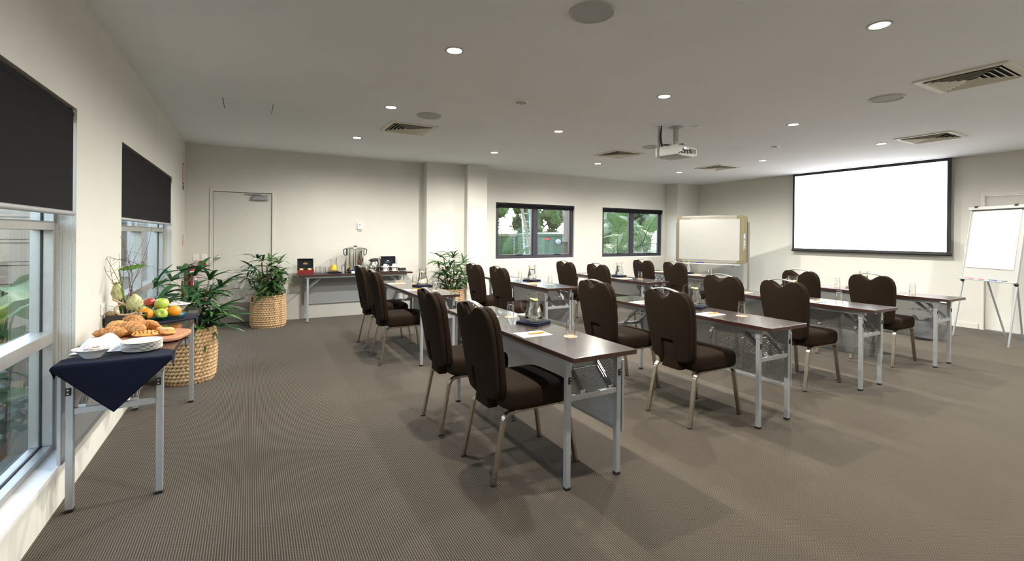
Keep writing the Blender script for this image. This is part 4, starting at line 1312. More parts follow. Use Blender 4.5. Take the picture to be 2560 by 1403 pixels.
fruit('red_apple', 'dark red apple at the back of the fruit pile', 'apple', 'redapple', (0.200, -4.030, FZ + 0.112), 0.038, 'apple', (R(-10), R(10), 0))
fruit('pear', 'yellow-green pear behind the left orange', 'pear', 'pear', (0.150, -4.075, FZ + 0.070), 0.028, 'pear', (R(75), R(10), R(70)))
fruit('green_apple', 'green apple half hidden behind the left orange', 'apple', 'greenapple', (0.195, -4.060, FZ + 0.038), 0.037, 'apple', (R(10), 0, 0))
fruit('orange', 'orange hidden low behind the front green apple', 'orange', 'orangefruit', (0.275, -4.030, FZ + 0.042), 0.040, 'orange')

# flower arrangement in a black trough
t = thing('flower_arrangement', 'dried flower arrangement in a black trough with twigs and artichoke heads', 'arrangement', (0.118, -4.300, TZ + 0.001), R(-6))
mb = MB()
prof = [(-0.100, -0.055), (0.100, -0.055), (0.100, 0.055), (-0.100, 0.055)]
def trough(s, z): return [(x * s, y * s, z) for x, y in prof]
vs = trough(0.93, 0.0) + trough(1.0, 0.082) + trough(0.94, 0.082) + trough(0.9, 0.06)
fs = [(3, 2, 1, 0), (12, 13, 14, 15)]
for j in range(3):
    for i in range(4): fs.append((j * 4 + i, j * 4 + (i + 1) % 4, (j + 1) * 4 + (i + 1) % 4, (j + 1) * 4 + i))
mb.add(vs, fs).build('trough', 'blackgloss', t, bevel=0.003)
MB().grid(lambda u, v: ((u - 0.5) * 0.17, (v - 0.5) * 0.09, 0.064 + 0.012 * math.sin(9 * u) * math.sin(7 * v) + 0.01 * math.sin(PI * u)), 14, 8).build('moss', 'seedpod', t, smooth=True)
def scale_mesh(w, l):
    def fn(u, v):
        a = (u - 0.5) * 2
        ww = w * math.sin(PI * min(1, 0.15 + v * 0.85)) ** 0.8 * (1 - 0.1 * v)
        return (a * ww, 0.35 * w * (a * a) + 0.06 * l * v * v, v * l)
    return MB().grid(fn, 6, 6).mesh('scale', 'protea', True)
def artichoke(parent, loc, r, h, rot, narrow):
    core = MB().lathe([(0.0, 0.0), (0.6 * r, 0.02 * h), (0.92 * r, 0.25 * h), (0.9 * r, 0.5 * h), (0.6 * r, 0.8 * h), (0.12 * r, h)], 18).build('flower_head', 'protea', parent, smooth=True, loc=loc, rot=rot)
    me = scale_mesh(0.36 * r, 0.50 * h)
    rows = [(0.0, 0.70, 8, 18), (0.10, 0.90, 9, 6), (0.24, 0.97, 9, -7), (0.38, 0.93, 8, -20), (0.52, 0.76, 7, -32), (0.64, 0.52, 5, -38)]
    for q, (zz, rr, n, tl) in enumerate(rows):
        for i in range(n):
            a = 2 * PI * (i + 0.5 * (q % 2)) / n
            o = link('scale', me, core, (rr * r * math.cos(a), rr * r * math.sin(a), zz * h), None)
            o.rotation_euler = (Matrix.Rotation(a + PI / 2, 3, 'Z') @ Matrix.Rotation(R(tl), 3, 'X')).to_euler()
    return core
artichoke(t, (0.035, 0.015, 0.112), 0.050, 0.105, (R(6), R(4), 0), False)
artichoke(t, (-0.050, 0.02, 0.175), 0.033, 0.125, (R(-4), R(-8), 0), True)
for a, b in (((0.03, 0.01, 0.05), (0.035, 0.015, 0.115)), ((-0.03, 0.02, 0.05), (-0.05, 0.02, 0.18))):
    MB().tube([a, b], 0.007, 8).build('flower_stem', 'leafrib', t)
rnd = random.Random(21)
for k in range(11):
    bx = -0.055 + 0.008 * k
    dx = -0.14 + 0.026 * k + rnd.uniform(-0.02, 0.02); hh = 0.40 + rnd.uniform(0.0, 0.26)
    p = [(bx * 0.4, 0.02, 0.06)]
    for q in range(1, 7):
        f = q / 6
        p.append((bx * 0.4 + dx * f ** 1.3 + 0.022 * math.sin(5 * f + k), 0.02 + rnd.uniform(-0.02, 0.02) + 0.02 * math.sin(4 * f + 2 * k), 0.06 + hh * f))
    pts = ctube(p, 5)
    nn = len(pts)
    MB().tube(pts, [0.0019 * (1 - 0.8 * i / nn) + 0.0004 for i in range(nn)], 5).build('twig', 'twig', t, smooth=True)
    # side curl
    m = pts[int(nn * 0.6)]
    cur = ctube([m, m + Vector((0.03, 0.01, 0.04)), m + Vector((0.075 * (1 if k % 2 else -1), 0.0, 0.075)), m + Vector((0.10 * (1 if k % 2 else -1), 0.01, 0.06))], 5)
    MB().tube(cur, 0.0008, 4).build('twig', 'twig', t)
MB().tube(ctube([(0.07, -0.05, 0.10), (0.02, -0.06, 0.088), (-0.03, -0.05, 0.095), (-0.055, -0.03, 0.125), (-0.03, -0.01, 0.150), (0.0, -0.01, 0.145), (-0.03, -0.02, 0.165), (-0.07, -0.02, 0.19)], 6), 0.0065, 8).build('driftwood', 'drift', t, smooth=True)
MB().tube(ctube([(-0.10, -0.035, 0.085), (-0.075, -0.04, 0.097), (-0.045, -0.045, 0.090)], 6), [0.006, 0.010, 0.014, 0.017, 0.019, 0.020, 0.020, 0.019, 0.018, 0.016, 0.012, 0.008, 0.004], 12).build('seed_pod', 'seedpod', t, smooth=True)
for k, (x, y, z) in enumerate(((0.055, -0.035, 0.085), (0.075, -0.02, 0.088), (0.03, -0.045, 0.082), (0.085, -0.045, 0.078), (0.0, -0.04, 0.08))):
    MB().sphere((x, y, z), 0.015, 10, 7, (1, 1, 0.8)).build('gum_nut', 'seedpod', t, smooth=True)
def blade(L, w, droop, fold=0.25, n=8, twist=0.0):
    def fn(u, v):
        a = (u - 0.5) * 2
        ww = w * (math.sin(PI * min(1.0, 0.06 + 0.94 * v)) ** 0.55) * (1 - 0.25 * v)
        x = a * ww
        y = L * (v - droop * 0.25 * v ** 3)
        z = L * (-droop * v * v) + abs(a) * ww * fold
        return (x, y, z)
    return MB().grid(fn, 2, n)
# large curled leaf
def bigl(u, v):
    a = (u - 0.5) * 2
    w = 0.030 * math.sin(PI * (0.04 + 0.93 * v)) ** 0.7
    return (0.150 * v - 0.045, a * w * 0.5, 0.385 + 0.075 * v - 0.045 * v * v - abs(a) * w * 0.95 + 0.004 * math.sin(30 * v))
MB().grid(bigl, 8, 20).build('curled_leaf', 'leafrib', t, smooth=True)
MB().tube([(0.0, 0.02, 0.06), (-0.045, 0.0, 0.385)], 0.004, 6).build('leaf_stem', 'leafrib', t)
for k, (L, w, rz, tl) in enumerate(((0.10, 0.008, 100, 30), (0.11, 0.006, 80, 12), (0.07, 0.016, -60, 55), (0.12, 0.010, -75, 25), (0.08, 0.012, -100, 60), (0.10, 0.006, 110, 8), (0.06, 0.010, 60, 70))):
    o = blade(L, w, 0.15).build('leaf', 'leafrib', t, smooth=True, loc=(-0.02 if rz > 0 else 0.03, -0.01, 0.115), rot=(R(tl), 0, R(rz)))

# ------------------------------------------------------------------ potted palms in woven baskets
def coil_mesh(r, h, n_bump, ph, a0=0.0, a1=2 * PI, ry=1.0):
    """one woven course: plaited bumps around a ring"""
    nu, nv = n_bump * 5, 6
    closed = abs(a1 - a0 - 2 * PI) < 1e-6
    vs = []; fs = []
    cnt = nu if closed else nu + 1
    for i in range(cnt):
        a = a0 + (a1 - a0) * i / nu
        k = (a / (2 * PI)) * n_bump + ph
        s = abs(math.sin(PI * k))
        for j in range(nv):
            b = 2 * PI * j / nv
            rad = 0.006 + 0.0125 * s ** 0.6
            dz = 0.006 * (2 * ((k) % 1.0) - 1)
            rr = r + rad * math.cos(b)
            vs.append((rr * math.cos(a), rr * math.sin(a) * ry, h / 2 + dz + (h * 0.62) * math.sin(b) * (0.62 + 0.38 * s)))
    m = nu if closed else nu
    for i in range(m):
        i2 = (i + 1) % cnt
        for j in range(nv):
            fs.append((i * nv + j, i2 * nv + j, i2 * nv + (j + 1) % nv, i * nv + (j + 1) % nv))
    return MB().add(vs, fs).mesh('coil', 'rush', True)
def make_basket(parent, r0, r1, h, gap_dir, ry=1.0):
    nrow = 15
    rh = h / nrow
    for k in range(nrow):
        f = k / (nrow - 1)
        r = r0 + (r1 - r0) * f + 0.012 * math.sin(PI * f) - (0.012 if k == 0 else 0) - 0.018
        if k in (12, 13):
            c = coil_mesh(r, rh, 40, 0.5 * (k % 2), gap_dir + 0.14, gap_dir + 2 * PI - 0.14, ry)
        else:
            c = coil_mesh(r, rh, 40, 0.5 * (k % 2), 0, 2 * PI, ry)
        link('coil', c, parent, (0, 0, k * rh))
    MB().lathe([(0.0, 0.004), (r0 - 0.03, 0.004), (r1 - 0.022, h - 0.02), (r1 - 0.028, h - 0.02), (r0 - 0.036, 0.01), (0, 0.01)], 32, sy=ry, caps=False).build('lining', 'rushdark', parent)
    MB().lathe([(0.0, h - 0.05), (r1 - 0.03, h - 0.055)], 28, caps=False, sy=ry).build('soil', 'soil', parent)

LEAFM = {}
for q, (L, w, dr) in enumerate(((0.24, 0.021, 0.30), (0.29, 0.021, 0.45), (0.27, 0.023, 0.65), (0.33, 0.020, 0.55))):
    for mt in ('palmleaf', 'palmlite'):
        LEAFM[(q, mt)] = blade(L, w, dr, 0.22, 7).mesh('leaflet', mt, True)
def palm(label, loc, seed, stems, spread, hmin, hmax, basket, lift=0.44, fan=7, scale=1.0, gap=PI, box=(-9, 9, -9, 9)):
    t = thing('potted_palm', label, 'plant', loc, group='potted palms in woven baskets')
    make_basket(t, *basket, gap)
    rnd = random.Random(seed)
    cnt = 0
    for s in range(stems):
        a = 2 * PI * s / stems + rnd.uniform(-0.4, 0.4)
        r = 0.09 * rnd.uniform(0.4, 1.0)
        base = Vector((r * math.cos(a), r * math.sin(a), lift - 0.06))
        topz = hmin + (hmax - hmin) * (0.08 + 0.92 * ((s * 0.618) % 1.0))
        lean_r = spread * rnd.uniform(0.3, 0.8)
        top = Vector((lean_r * math.cos(a), lean_r * math.sin(a), topz))
        mid = base.lerp(top, 0.5) + Vector((0, 0, 0.03))
        pts = ctube([base, mid, top], 5)
        MB().tube(pts, [0.011 - 0.004 * i / len(pts) for i in range(len(pts))], 7).build('cane', 'cane', t, smooth=True)
        nf = 5
        for q in range(nf):
            f = 0.12 + 0.88 * (q + 1) / nf
            p = pts[min(len(pts) - 1, int(f * (len(pts) - 1)))]
            da = a + rnd.uniform(-1.3, 1.3) if q < nf - 1 else rnd.uniform(0, 6.28)
            out = rnd.uniform(0.07, 0.16)
            el = rnd.uniform(0.2, 0.9) if q < nf - 1 else rnd.uniform(0.7, 1.2)
            d = Vector((math.cos(da) * math.cos(el), math.sin(da) * math.cos(el), math.sin(el)))
            tip = p + d * out
            tip.x = min(max(tip.x, box[0] + 0.06), box[1] - 0.06); tip.y = min(max(tip.y, box[2] + 0.06), box[3] - 0.06)
            fr = MB().tube(ctube([p - p, (tip - p) * 0.5 + Vector((0, 0, 0.012)), tip - p], 4), 0.0025, 5).build('frond', 'palmlite', t, smooth=True, loc=p)
            mt = 'palmlite' if rnd.random() < 0.32 else 'palmleaf'
            tiltf = rnd.uniform(-0.25, 0.35)
            n = fan
            for i in range(n):
                b = -2.0 + 4.0 * i / (n - 1) + rnd.uniform(-0.12, 0.12)
                o = link('leaflet', LEAFM[(rnd.randrange(4), mt)], fr, tip - p)
                sc = scale * rnd.uniform(0.8, 1.12) * (1 - 0.10 * abs(b))
                o.scale = (sc, sc, sc)
                pa = da + b
                ex, ey = tip.x + 0.33 * sc * math.cos(pa), tip.y + 0.33 * sc * math.sin(pa)
                if ex < box[0] or ex > box[1]: pa = PI - pa
                if ey < box[2] or ey > box[3]: pa = -pa
                yaw = pa - PI / 2
                o.rotation_euler = (Matrix.Rotation(yaw, 3, 'Z') @ Matrix.Rotation(el * 0.45 + tiltf + 0.35 * math.cos(b) + rnd.uniform(-0.15, 0.15), 3, 'X') @ Matrix.Rotation(rnd.uniform(-0.5, 0.5), 3, 'Y')).to_euler()
                cnt += 1
    return t
palm('leafy potted palm in a tan woven basket in front of the pale door', (1.075, -0.435, 0), 5, 8, 0.30, 0.60, 1.00, (0.245, 0.225, 0.475), gap=R(200), scale=0.98, box=(-9, 0.36, -9, 0.385))
palm('large leafy potted palm in a woven basket at the far end of the food table', (0.33, -2.96, 0), 8, 8, 0.27, 0.58, 0.98, (0.225, 0.235, 0.50), gap=R(20), scale=1.12, box=(-0.31, 9, -9, 9))
palm('potted palm in a woven basket in front of the plaster pier', (3.90, -0.65, 0), 13, 8, 0.27, 0.60, 1.05, (0.235, 0.225, 0.45), gap=R(0), scale=0.95, box=(-9, 9, -9, 0.29))
# ------------------------------------------------------------------ service table against the end wall
def tea_box(name, label, loc, w, d, h, lidh, outer, inner, mark, rz=0.0, rim=None):
    t = thing(name, label, 'box', loc, rz)
    th = 0.008
    b = MB()
    b.box(-w / 2, w / 2, -d / 2, d / 2, 0, th)
    b.box(-w / 2, w / 2, -d / 2, -d / 2 + th, th, h); b.box(-w / 2, w / 2, d / 2 - th, d / 2, th, h)
    b.box(-w / 2, -w / 2 + th, -d / 2 + th, d / 2 - th, th, h); b.box(w / 2 - th, w / 2, -d / 2 + th, d / 2 - th, th, h)
    b.build('box_body', outer, t, bevel=0.002)
    l = MB()
    l.box(-w / 2, w / 2, -0.004, 0.004, 0, lidh)
    lid = frame_rect(MB(), -w / 2, w / 2, 0, lidh, 0.010, -0.030, 0.0, 'y')
    lid.box(-w / 2, w / 2, 0.0, 0.006, 0, lidh)
    lo = lid.build('lid', rim or outer, t, bevel=0.0015, loc=(0, d / 2, h), rot=(R(-8), 0, 0))
    MB().box(-w / 2 + 0.010, w / 2 - 0.010, -0.004, -0.001, 0.010, lidh - 0.010).build('lid_lining', inner, lo)
    MB().lathe([(0.006, 0), (0.008, 0.004), (0.0, 0.009)], 10, Matrix.Translation((0, -0.015, lidh))).build('catch', 'silverdk', lo)
    if mark == 'gold':
        m = MB()
        for k in range(6): m.box(-0.030 + k * 0.0105, -0.0215 + k * 0.0105, -0.0048, -0.004, lidh * 0.46, lidh * 0.46 + 0.014)
        m.box(-0.010, 0.010, -0.0048, -0.004, lidh * 0.62, lidh * 0.62 + 0.008)
        m.build('lettering', 'gold', lo)
    else:
        m = MB()
        for k in range(4): m.box(-0.020 + k * 0.0105, -0.0115 + k * 0.0105, -0.0048, -0.004, lidh * 0.54, lidh * 0.54 + 0.011)
        m.build('lettering', 'label', lo)
        m = MB()
        for k in range(8): m.box(-0.046 + k * 0.0115, -0.0375 + k * 0.0115, -0.0048, -0.004, lidh * 0.42, lidh * 0.42 + 0.006)
        m.build('lettering', 'skyprint', lo)
    rnd = random.Random(int(w * 1000))
    me = MB().box(-0.022, 0.022, -0.004, 0.004, -0.025, 0.025).mesh('tea_sachet', 'teabag', bevel=0.001)
    for r in range(2):
        for k in range(7):
            o = link('tea_sachet', me, t, (-w / 4 + r * w / 2 + rnd.uniform(-0.004, 0.004), -d / 2 + 0.022 + k * (d - 0.044) / 6, h - 0.016 + rnd.uniform(0, 0.008)), (R(rnd.uniform(-14, 14)), R(rnd.uniform(-6, 6)), 0))
    return t
tea_box('tea_box', 'open dark red tea chest at the left end of the service table', (1.590, -0.345, TZ + 0.001), 0.235, 0.20, 0.072, 0.165, 'redwood', 'velvet', 'gold', R(-3), 'darkwood')
tea_box('tea_box', 'open black tea chest with silver lid rim at the right end of the service table', (2.945, -0.150, TZ + 0.001), 0.275, 0.15, 0.065, 0.190, 'darkwood', 'velvet', 'blue', 0.0, 'alu')
# upright tumblers on a mat
tag(MB().box(-0.14, 0.14, -0.10, 0.10, 0, 0.003).build('dark_mat', 'blackpl', bevel=0.001, loc=(1.830, -0.290, TZ)), 'dark mat under the tumblers on the service table', 'mat')
me_up = MB().lathe([(0.0, 0.009), (0.024, 0.010), (0.0275, 0.016), (0.0315, 0.098), (0.033, 0.098), (0.0295, 0.010), (0.0275, 0.0), (0.0, 0.0)], 20, caps=False).mesh('tumbler', 'glass', True, weld=True)
q = 0
for r in range(2):
    for c in range(3):
        tag(link('tumbler', me_up, loc=(1.765 + c * 0.072 + 0.01 * r, -0.335 + r * 0.085, TZ + 0.0031)), 'clear tumbler, %s in the %s trio left of the juice jug' % (('left', 'middle', 'right')[c], ('front', 'back')[r]), 'glass', 'upright tumblers on the service table')
tag(link('folded_napkin', ME_NAP, loc=(2.020, -0.270, TZ), rot=(0, 0, R(8))), 'folded dark napkin under the orange juice jug', 'napkin')
jj = make_jug('glass jug of orange juice on the service table', None, 'juice', 0.115, False)
jj.location = (2.015, -0.270, TZ + NAPH); jj.rotation_euler = (0, 0, R(-75)); jj.scale = (1.05, 1.05, 1.0)
MB().tube([(0.0, 0.02, 0.06), (0.0, 0.05, 0.235)], 0.003, 6).build('stirrer', 'steel', jj)
# urn
t = thing('coffee_urn', 'tall polished steel hot water urn with black handles', 'urn', (2.352, -0.265, TZ), 0)
UR = 0.135
MB().lathe([(0.0, 0.012), (UR + 0.004, 0.012), (UR + 0.006, 0.016), (UR + 0.006, 0.100), (UR, 0.104), (UR, 0.385), (UR + 0.006, 0.388), (UR + 0.006, 0.396), (UR - 0.004, 0.400), (0.0, 0.400)], 48).build('urn_body', 'steel', t, smooth=True)
MB().lathe([(UR + 0.002, 0.0), (UR + 0.002, 0.013), (0, 0.013)], 40).build('urn_base', 'blackpl', t, smooth=True)
ld = MB().lathe([(UR + 0.002, 0.400), (UR - 0.004, 0.410), (UR * 0.75, 0.420), (UR * 0.3, 0.426), (0.0, 0.427)], 40, caps=False).build('lid', 'brushed', t, smooth=True)
MB().lathe([(0.012, 0.426), (0.014, 0.430), (0.036, 0.434), (0.030, 0.440), (0.0, 0.443)], 20).build('lid_knob', 'blackpl', ld, smooth=True)
for s in (-1, 1):
    MB().tube(ctube([(s * (UR - 0.004), 0, 0.385), (s * (UR + 0.018), 0, 0.392), (s * (UR + 0.052), 0, 0.372), (s * (UR + 0.046), 0, 0.345), (s * (UR + 0.042), 0, 0.300), (s * (UR + 0.020), 0, 0.285), (s * (UR - 0.004), 0, 0.288)], 5), 0.007, 8).build('handle', 'blackpl', t, smooth=True)
    MB().box(s * UR - 0.010, s * UR + 0.012, -0.014, 0.014, 0.282, 0.395).build('handle_mount', 'blackpl', t, bevel=0.004)
tp = MB()
tp.tube([(0.03, -UR + 0.005, 0.150), (0.03, -UR - 0.03, 0.150)], 0.012, 12)
tp.tube([(0.03, -UR - 0.03, 0.165), (0.03, -UR - 0.03, 0.115)], 0.010, 12)
tp.build('tap', 'blackpl', t, smooth=True)
MB().cbox((0.03, -UR - 0.03, 0.185), (0.016, 0.016, 0.05)).build('tap_lever', 'redpaint', t, bevel=0.003)
MB().tube([(0.075, -UR * 0.85, 0.12), (0.075, -UR * 0.85, 0.33)], 0.006, 8).build('sight_glass', 'blackpl', t, smooth=True)
MB().lathe([(0.015, 0), (0.015, 0.004), (0, 0.004)], 16, Matrix.Translation((0.07, -UR * 0.862, 0.345)) @ Matrix.Rotation(PI / 2, 4, 'X')).build('badge', 'blackpl', t)
MB().box(-0.022, 0.022, -0.0015, 0.0015, 0.03, 0.085).build('sticker', 'blueprint', t, loc=(-0.03, -UR - 0.008, 0))
MB().box(-0.010, 0.008, -0.001, 0.001, 0.05, 0.066).build('sticker', 'label', t, loc=(-0.028, -UR - 0.0105, 0))
for k, (x, lb) in enumerate(((2.295, 'small white name card in front of the urn, left one'), (2.555, 'small white name card between urn and flasks'))):
    c = MB(); c.prism([(-0.022, 0), (0.0, 0.032), (0.002, 0.032), (0.022, 0), (0.020, 0), (0.001, 0.029), (-0.020, 0)], -0.035, 0.035, 'x')
    tag(c.build('name_card', 'paper', loc=(x, -0.450, TZ)), lb, 'card')
tag(MB().cbox((0, 0, 0.012), (0.035, 0.03, 0.024)).build('sugar_tub', 'redprint', bevel=0.004, loc=(2.385, -0.450, TZ)), 'small red and white tub in front of the urn', 'tub')
# flasks
def flask(label, loc, rz):
    t = thing('vacuum_flask', label, 'flask', loc, rz, 'steel vacuum flasks')
    MB().lathe([(0.0, 0.0), (0.058, 0.0), (0.062, 0.008), (0.066, 0.060), (0.064, 0.110), (0.055, 0.150), (0.042, 0.168), (0.040, 0.176), (0.0, 0.176)], 32).build('flask_body', 'steel', t, smooth=True)
    MB().lathe([(0.042, 0.172), (0.045, 0.180), (0.045, 0.205), (0.040, 0.222), (0.0, 0.226)], 24).build('flask_lid', 'blackpl', t, smooth=True)
    MB().prism([(-0.075, 0.198), (-0.03, 0.180), (-0.03, 0.208), (-0.075, 0.206)], -0.012, 0.012, 'y').build('spout', 'blackpl', t, bevel=0.003)
    MB().tube(ctube([(0.035, 0, 0.212), (0.075, 0, 0.210), (0.092, 0, 0.185), (0.090, 0, 0.110), (0.080, 0, 0.070), (0.062, 0, 0.060)], 5), 0.008, 8).build('flask_handle', 'blackpl', t, smooth=True)
    return t
flask('steel vacuum flask with black lid, left of the pair', (2.630, -0.300, TZ), R(10))
flask('steel vacuum flask with black lid, right of the pair', (2.705, -0.150, TZ), R(-15))
# cups and saucers
me_sau = MB().lathe([(0.0, 0.0), (0.038, 0.0), (0.042, 0.004), (0.074, 0.014), (0.0745, 0.0165), (0.070, 0.016), (0.038, 0.007), (0.0, 0.006)], 32, caps=False).mesh('saucer', 'china', True)
def cup(label, loc, up):
    t = thing('coffee_cup', label, 'cup', loc, R(20), 'white coffee cups', rot=(0 if up else PI, 0, R(-25)))
    MB().lathe([(0.0, 0.0), (0.024, 0.0), (0.027, 0.004), (0.036, 0.030), (0.042, 0.060), (0.040, 0.060), (0.033, 0.030), (0.022, 0.008), (0.0, 0.007)], 28, caps=False).build('cup_body', 'china', t, smooth=True)
    MB().tube(ctube([(0.038, 0, 0.050), (0.056, 0, 0.050), (0.060, 0, 0.034), (0.048, 0, 0.020), (0.032, 0, 0.018)], 4), 0.0042, 8).build('cup_handle', 'china', t, smooth=True)
    return t
for s, (x, y) in enumerate(((2.825, -0.365), (2.975, -0.365))):
    nm = ('left', 'right')[s]
    z = TZ
    tag(link('saucer', me_sau, loc=(x, y, z)), 'lower white saucer of the %s cup stack' % nm, 'saucer', 'white saucers')
    cup('upright white cup in the %s cup stack' % nm, (x, y, z + 0.0068), True)
    z += 0.0068 + 0.0605
    tag(link('saucer', me_sau, loc=(x, y, z)), 'upper white saucer of the %s cup stack' % nm, 'saucer', 'white saucers')
    cup('upturned white cup on top of the %s cup stack' % nm, (x, y, z + 0.0068 + 0.0605), False)
# biscuit caddy on a plate
tag(link('saucer', me_plate, loc=(3.125, -0.345, TZ)), 'white plate under the dark biscuit caddy on the service table', 'plate')
t = thing('biscuit_caddy', 'small dark caddy of wrapped biscuits at the right of the service table', 'caddy', (3.115, -0.335, TZ + 0.014), R(6))
cb = MB(); cb.box(-0.06, 0.06, -0.045, 0.045, 0, 0.006)
for a in ((-0.06, 0.06, -0.045, -0.039), (-0.06, 0.06, 0.039, 0.045), (-0.06, -0.054, -0.039, 0.039), (0.054, 0.06, -0.039, 0.039)): cb.box(*a, 0.006, 0.045)
cb.build('caddy_box', 'blackpl', t, bevel=0.002)
rnd = random.Random(3)
me = MB().box(-0.022, 0.022, -0.012, 0.012, -0.005, 0.005).mesh('wrapped_biscuit', 'sachet2', bevel=0.003)
for k in range(9): link('wrapped_biscuit', me, t, (-0.036 + 0.036 * (k % 3), -0.024 + 0.024 * (k // 3), 0.048 + 0.006 * (k % 2)), (rnd.uniform(-.5, .5), rnd.uniform(-.5, .5), rnd.uniform(0, 3)))

# ------------------------------------------------------------------ small wall fittings
t = thing('thermostat', 'small white thermostat with dark display on the end wall', 'thermostat', (2.471, 0.0, 1.515))
MB().box(-0.040, 0.040, -0.030, 0.0, -0.050, 0.062).build('case', 'switch', t, bevel=0.004)
MB().box(-0.020, 0.014, -0.032, -0.029, 0.024, 0.036).build('display', 'lcd', t)
MB().box(-0.028, 0.030, -0.0315, -0.029, -0.036, 0.018).build('cover_flap', 'label', t, bevel=0.001)
MB().box(-0.026, 0.036, -0.016, 0.0, -0.074, -0.050).build('sensor_foot', 'trim', t, bevel=0.002)
for x, lb in ((0.135, 'white light switch plate above the fire extinguisher'), (0.238, 'white light switch plate beside the pale door frame')):
    t = thing('switch_plate', lb, 'switch', (x, 0, 1.020), group='light switch plates on the end wall')
    MB().box(-0.036, 0.036, -0.008, 0, -0.048, 0.048).build('plate', 'switch', t, bevel=0.003)
    for k in range(3): MB().box(-0.022 + k * 0.016, -0.012 + k * 0.016, -0.012, -0.007, -0.012, 0.012).build('rocker', 'label', t, bevel=0.001)
t = thing('alarm_call_point', 'red fire alarm call point below the light switches', 'alarm', (0.222, 0, 0.930))
MB().box(-0.040, 0.040, -0.034, 0, -0.038, 0.038).build('case', 'redpaint', t, bevel=0.003)
MB().box(-0.032, 0.032, -0.036, -0.033, -0.018, 0.014).build('glass_window', 'lcd', t)
MB().box(-0.022, 0.022, -0.0375, -0.035, -0.008, 0.006).build('legend', 'label', t)
t = thing('fire_extinguisher', 'red fire extinguisher with white band in the corner by the door', 'extinguisher', (0.105, -0.085, 0.50))
MB().lathe([(0.0, 0.0), (0.056, 0.0), (0.060, 0.008), (0.060, 0.340), (0.052, 0.372), (0.028, 0.392), (0.020, 0.398), (0.020, 0.412), (0.0, 0.412)], 30).build('cylinder', 'redpaint', t, smooth=True)
MB().lathe([(0.0606, 0.292), (0.0606, 0.330)], 30, caps=False).build('white_band', 'label', t, smooth=True)
MB().lathe([(0.0604, 0.276), (0.0606, 0.278), (0.0606, 0.284), (0.0604, 0.286)], 30, caps=False).build('black_strap', 'blackpl', t, smooth=True)
lb = MB()
def cyl_patch(a0, a1, z0, z1, r, n=8):
    return lambda u, v: (r * math.cos(a0 + (a1 - a0) * u), r * math.sin(a0 + (a1 - a0) * u), z0 + (z1 - z0) * v)
MB().grid(cyl_patch(R(-78), R(-20), 0.085, 0.255, 0.0607), 10, 2).build('instruction_label', 'label', t)
for a0, a1, z0, z1, m in ((-74, -64, 0.15, 0.235, 'blueprint'), (-56, -50, 0.19, 0.21, 'redprint'), (-60, -54, 0.235, 0.248, 'markerblack'), (-42, -34, 0.232, 0.248, 'markerblack'), (-70, -40, 0.11, 0.125, 'markerblack'), (-45, -22, 0.04, 0.078, 'yellow')):
    MB().grid(cyl_patch(R(a0), R(a1), z0, z1, 0.0612), 4, 1).build('label_print', m, t)
MB().tube([(0, 0, 0.405), (0, 0, 0.440)], 0.014, 12).build('valve', 'silverdk', t)
MB().bar((0.0, 0.0, 0.438), (0.045, -0.02, 0.480), 0.018, 0.006).build('lever', 'silverdk', t)
MB().bar((0.0, 0.0, 0.428), (0.050, -0.022, 0.428), 0.018, 0.006).build('carry_handle', 'silverdk', t)
MB().bar((-0.01, 0.0, 0.445), (-0.055, 0.0, 0.446), 0.008, 0.006).build('safety_pin', 'orange', t)
MB().tube(ctube([(-0.012, -0.01, 0.425), (-0.035, -0.03, 0.415), (-0.045, -0.045, 0.36), (-0.040, -0.055, 0.20), (-0.035, -0.057, 0.06)], 6), 0.010, 10).build('hose', 'blackpl', t, smooth=True)
MB().box(-0.025, 0.025, 0.058, 0.085, 0.30, 0.36).build('wall_bracket', 'blackpl', t)
# signs on the left wall
t = thing('fire_sign', 'tall narrow red and white fire sign high in the corner', 'sign', (0.0, -0.245, 2.215))
MB().box(0, 0.003, -0.075, 0.075, -0.150, 0.150).build('sign_board', 'redprint', t, bevel=0.001)
MB().box(0.003, 0.0045, -0.050, 0.050, -0.055, 0.120).build('sign_panel', 'label', t)
MB().box(0.003, 0.0045, -0.040, 0.040, -0.115, -0.075).build('sign_print', 'label', t)
MB().box(0.0045, 0.0052, -0.012, 0.012, -0.03, 0.09).build('symbol', 'redprint', t)
tag(MB().box(0, 0.003, -0.06, 0.06, -0.03, 0.03).build('small_sign', 'markerblack', loc=(0, -0.245, 2.02)), 'small dark plate under the high fire sign', 'sign')
t = thing('warning_sign', 'red outlined triangular fire extinguisher sign above the extinguisher', 'sign', (0.0, -0.225, 1.215))
MB().box(0, 0.003, -0.055, 0.055, -0.115, 0.0).build('sign_board', 'label', t)
MB().prism([(-0.065, 0.0), (0.065, 0.0), (0.0, 0.14)], 0, 0.003, 'x').build('triangle', 'redprint', t)
MB().prism([(-0.045, 0.012), (0.045, 0.012), (0.0, 0.108)], 0.003, 0.0042, 'x').build('triangle_face', 'label', t)
MB().prism([(-0.02, 0.02), (0.02, 0.02), (0.0, 0.08)], 0.0042, 0.005, 'x').build('triangle_print', 'redprint', t)
for q in (-0.05, 0.05): MB().box(0.003, 0.004, q - 0.004, q + 0.004, -0.115, 0.0).build('sign_print', 'redprint', t)
t = thing('wall_socket', 'white power socket on the window wall behind the flower trough', 'socket', (0.0, -4.33, 0.885))
MB().box(0, 0.009, -0.058, 0.058, -0.037, 0.037).build('plate', 'switch', t, bevel=0.003)
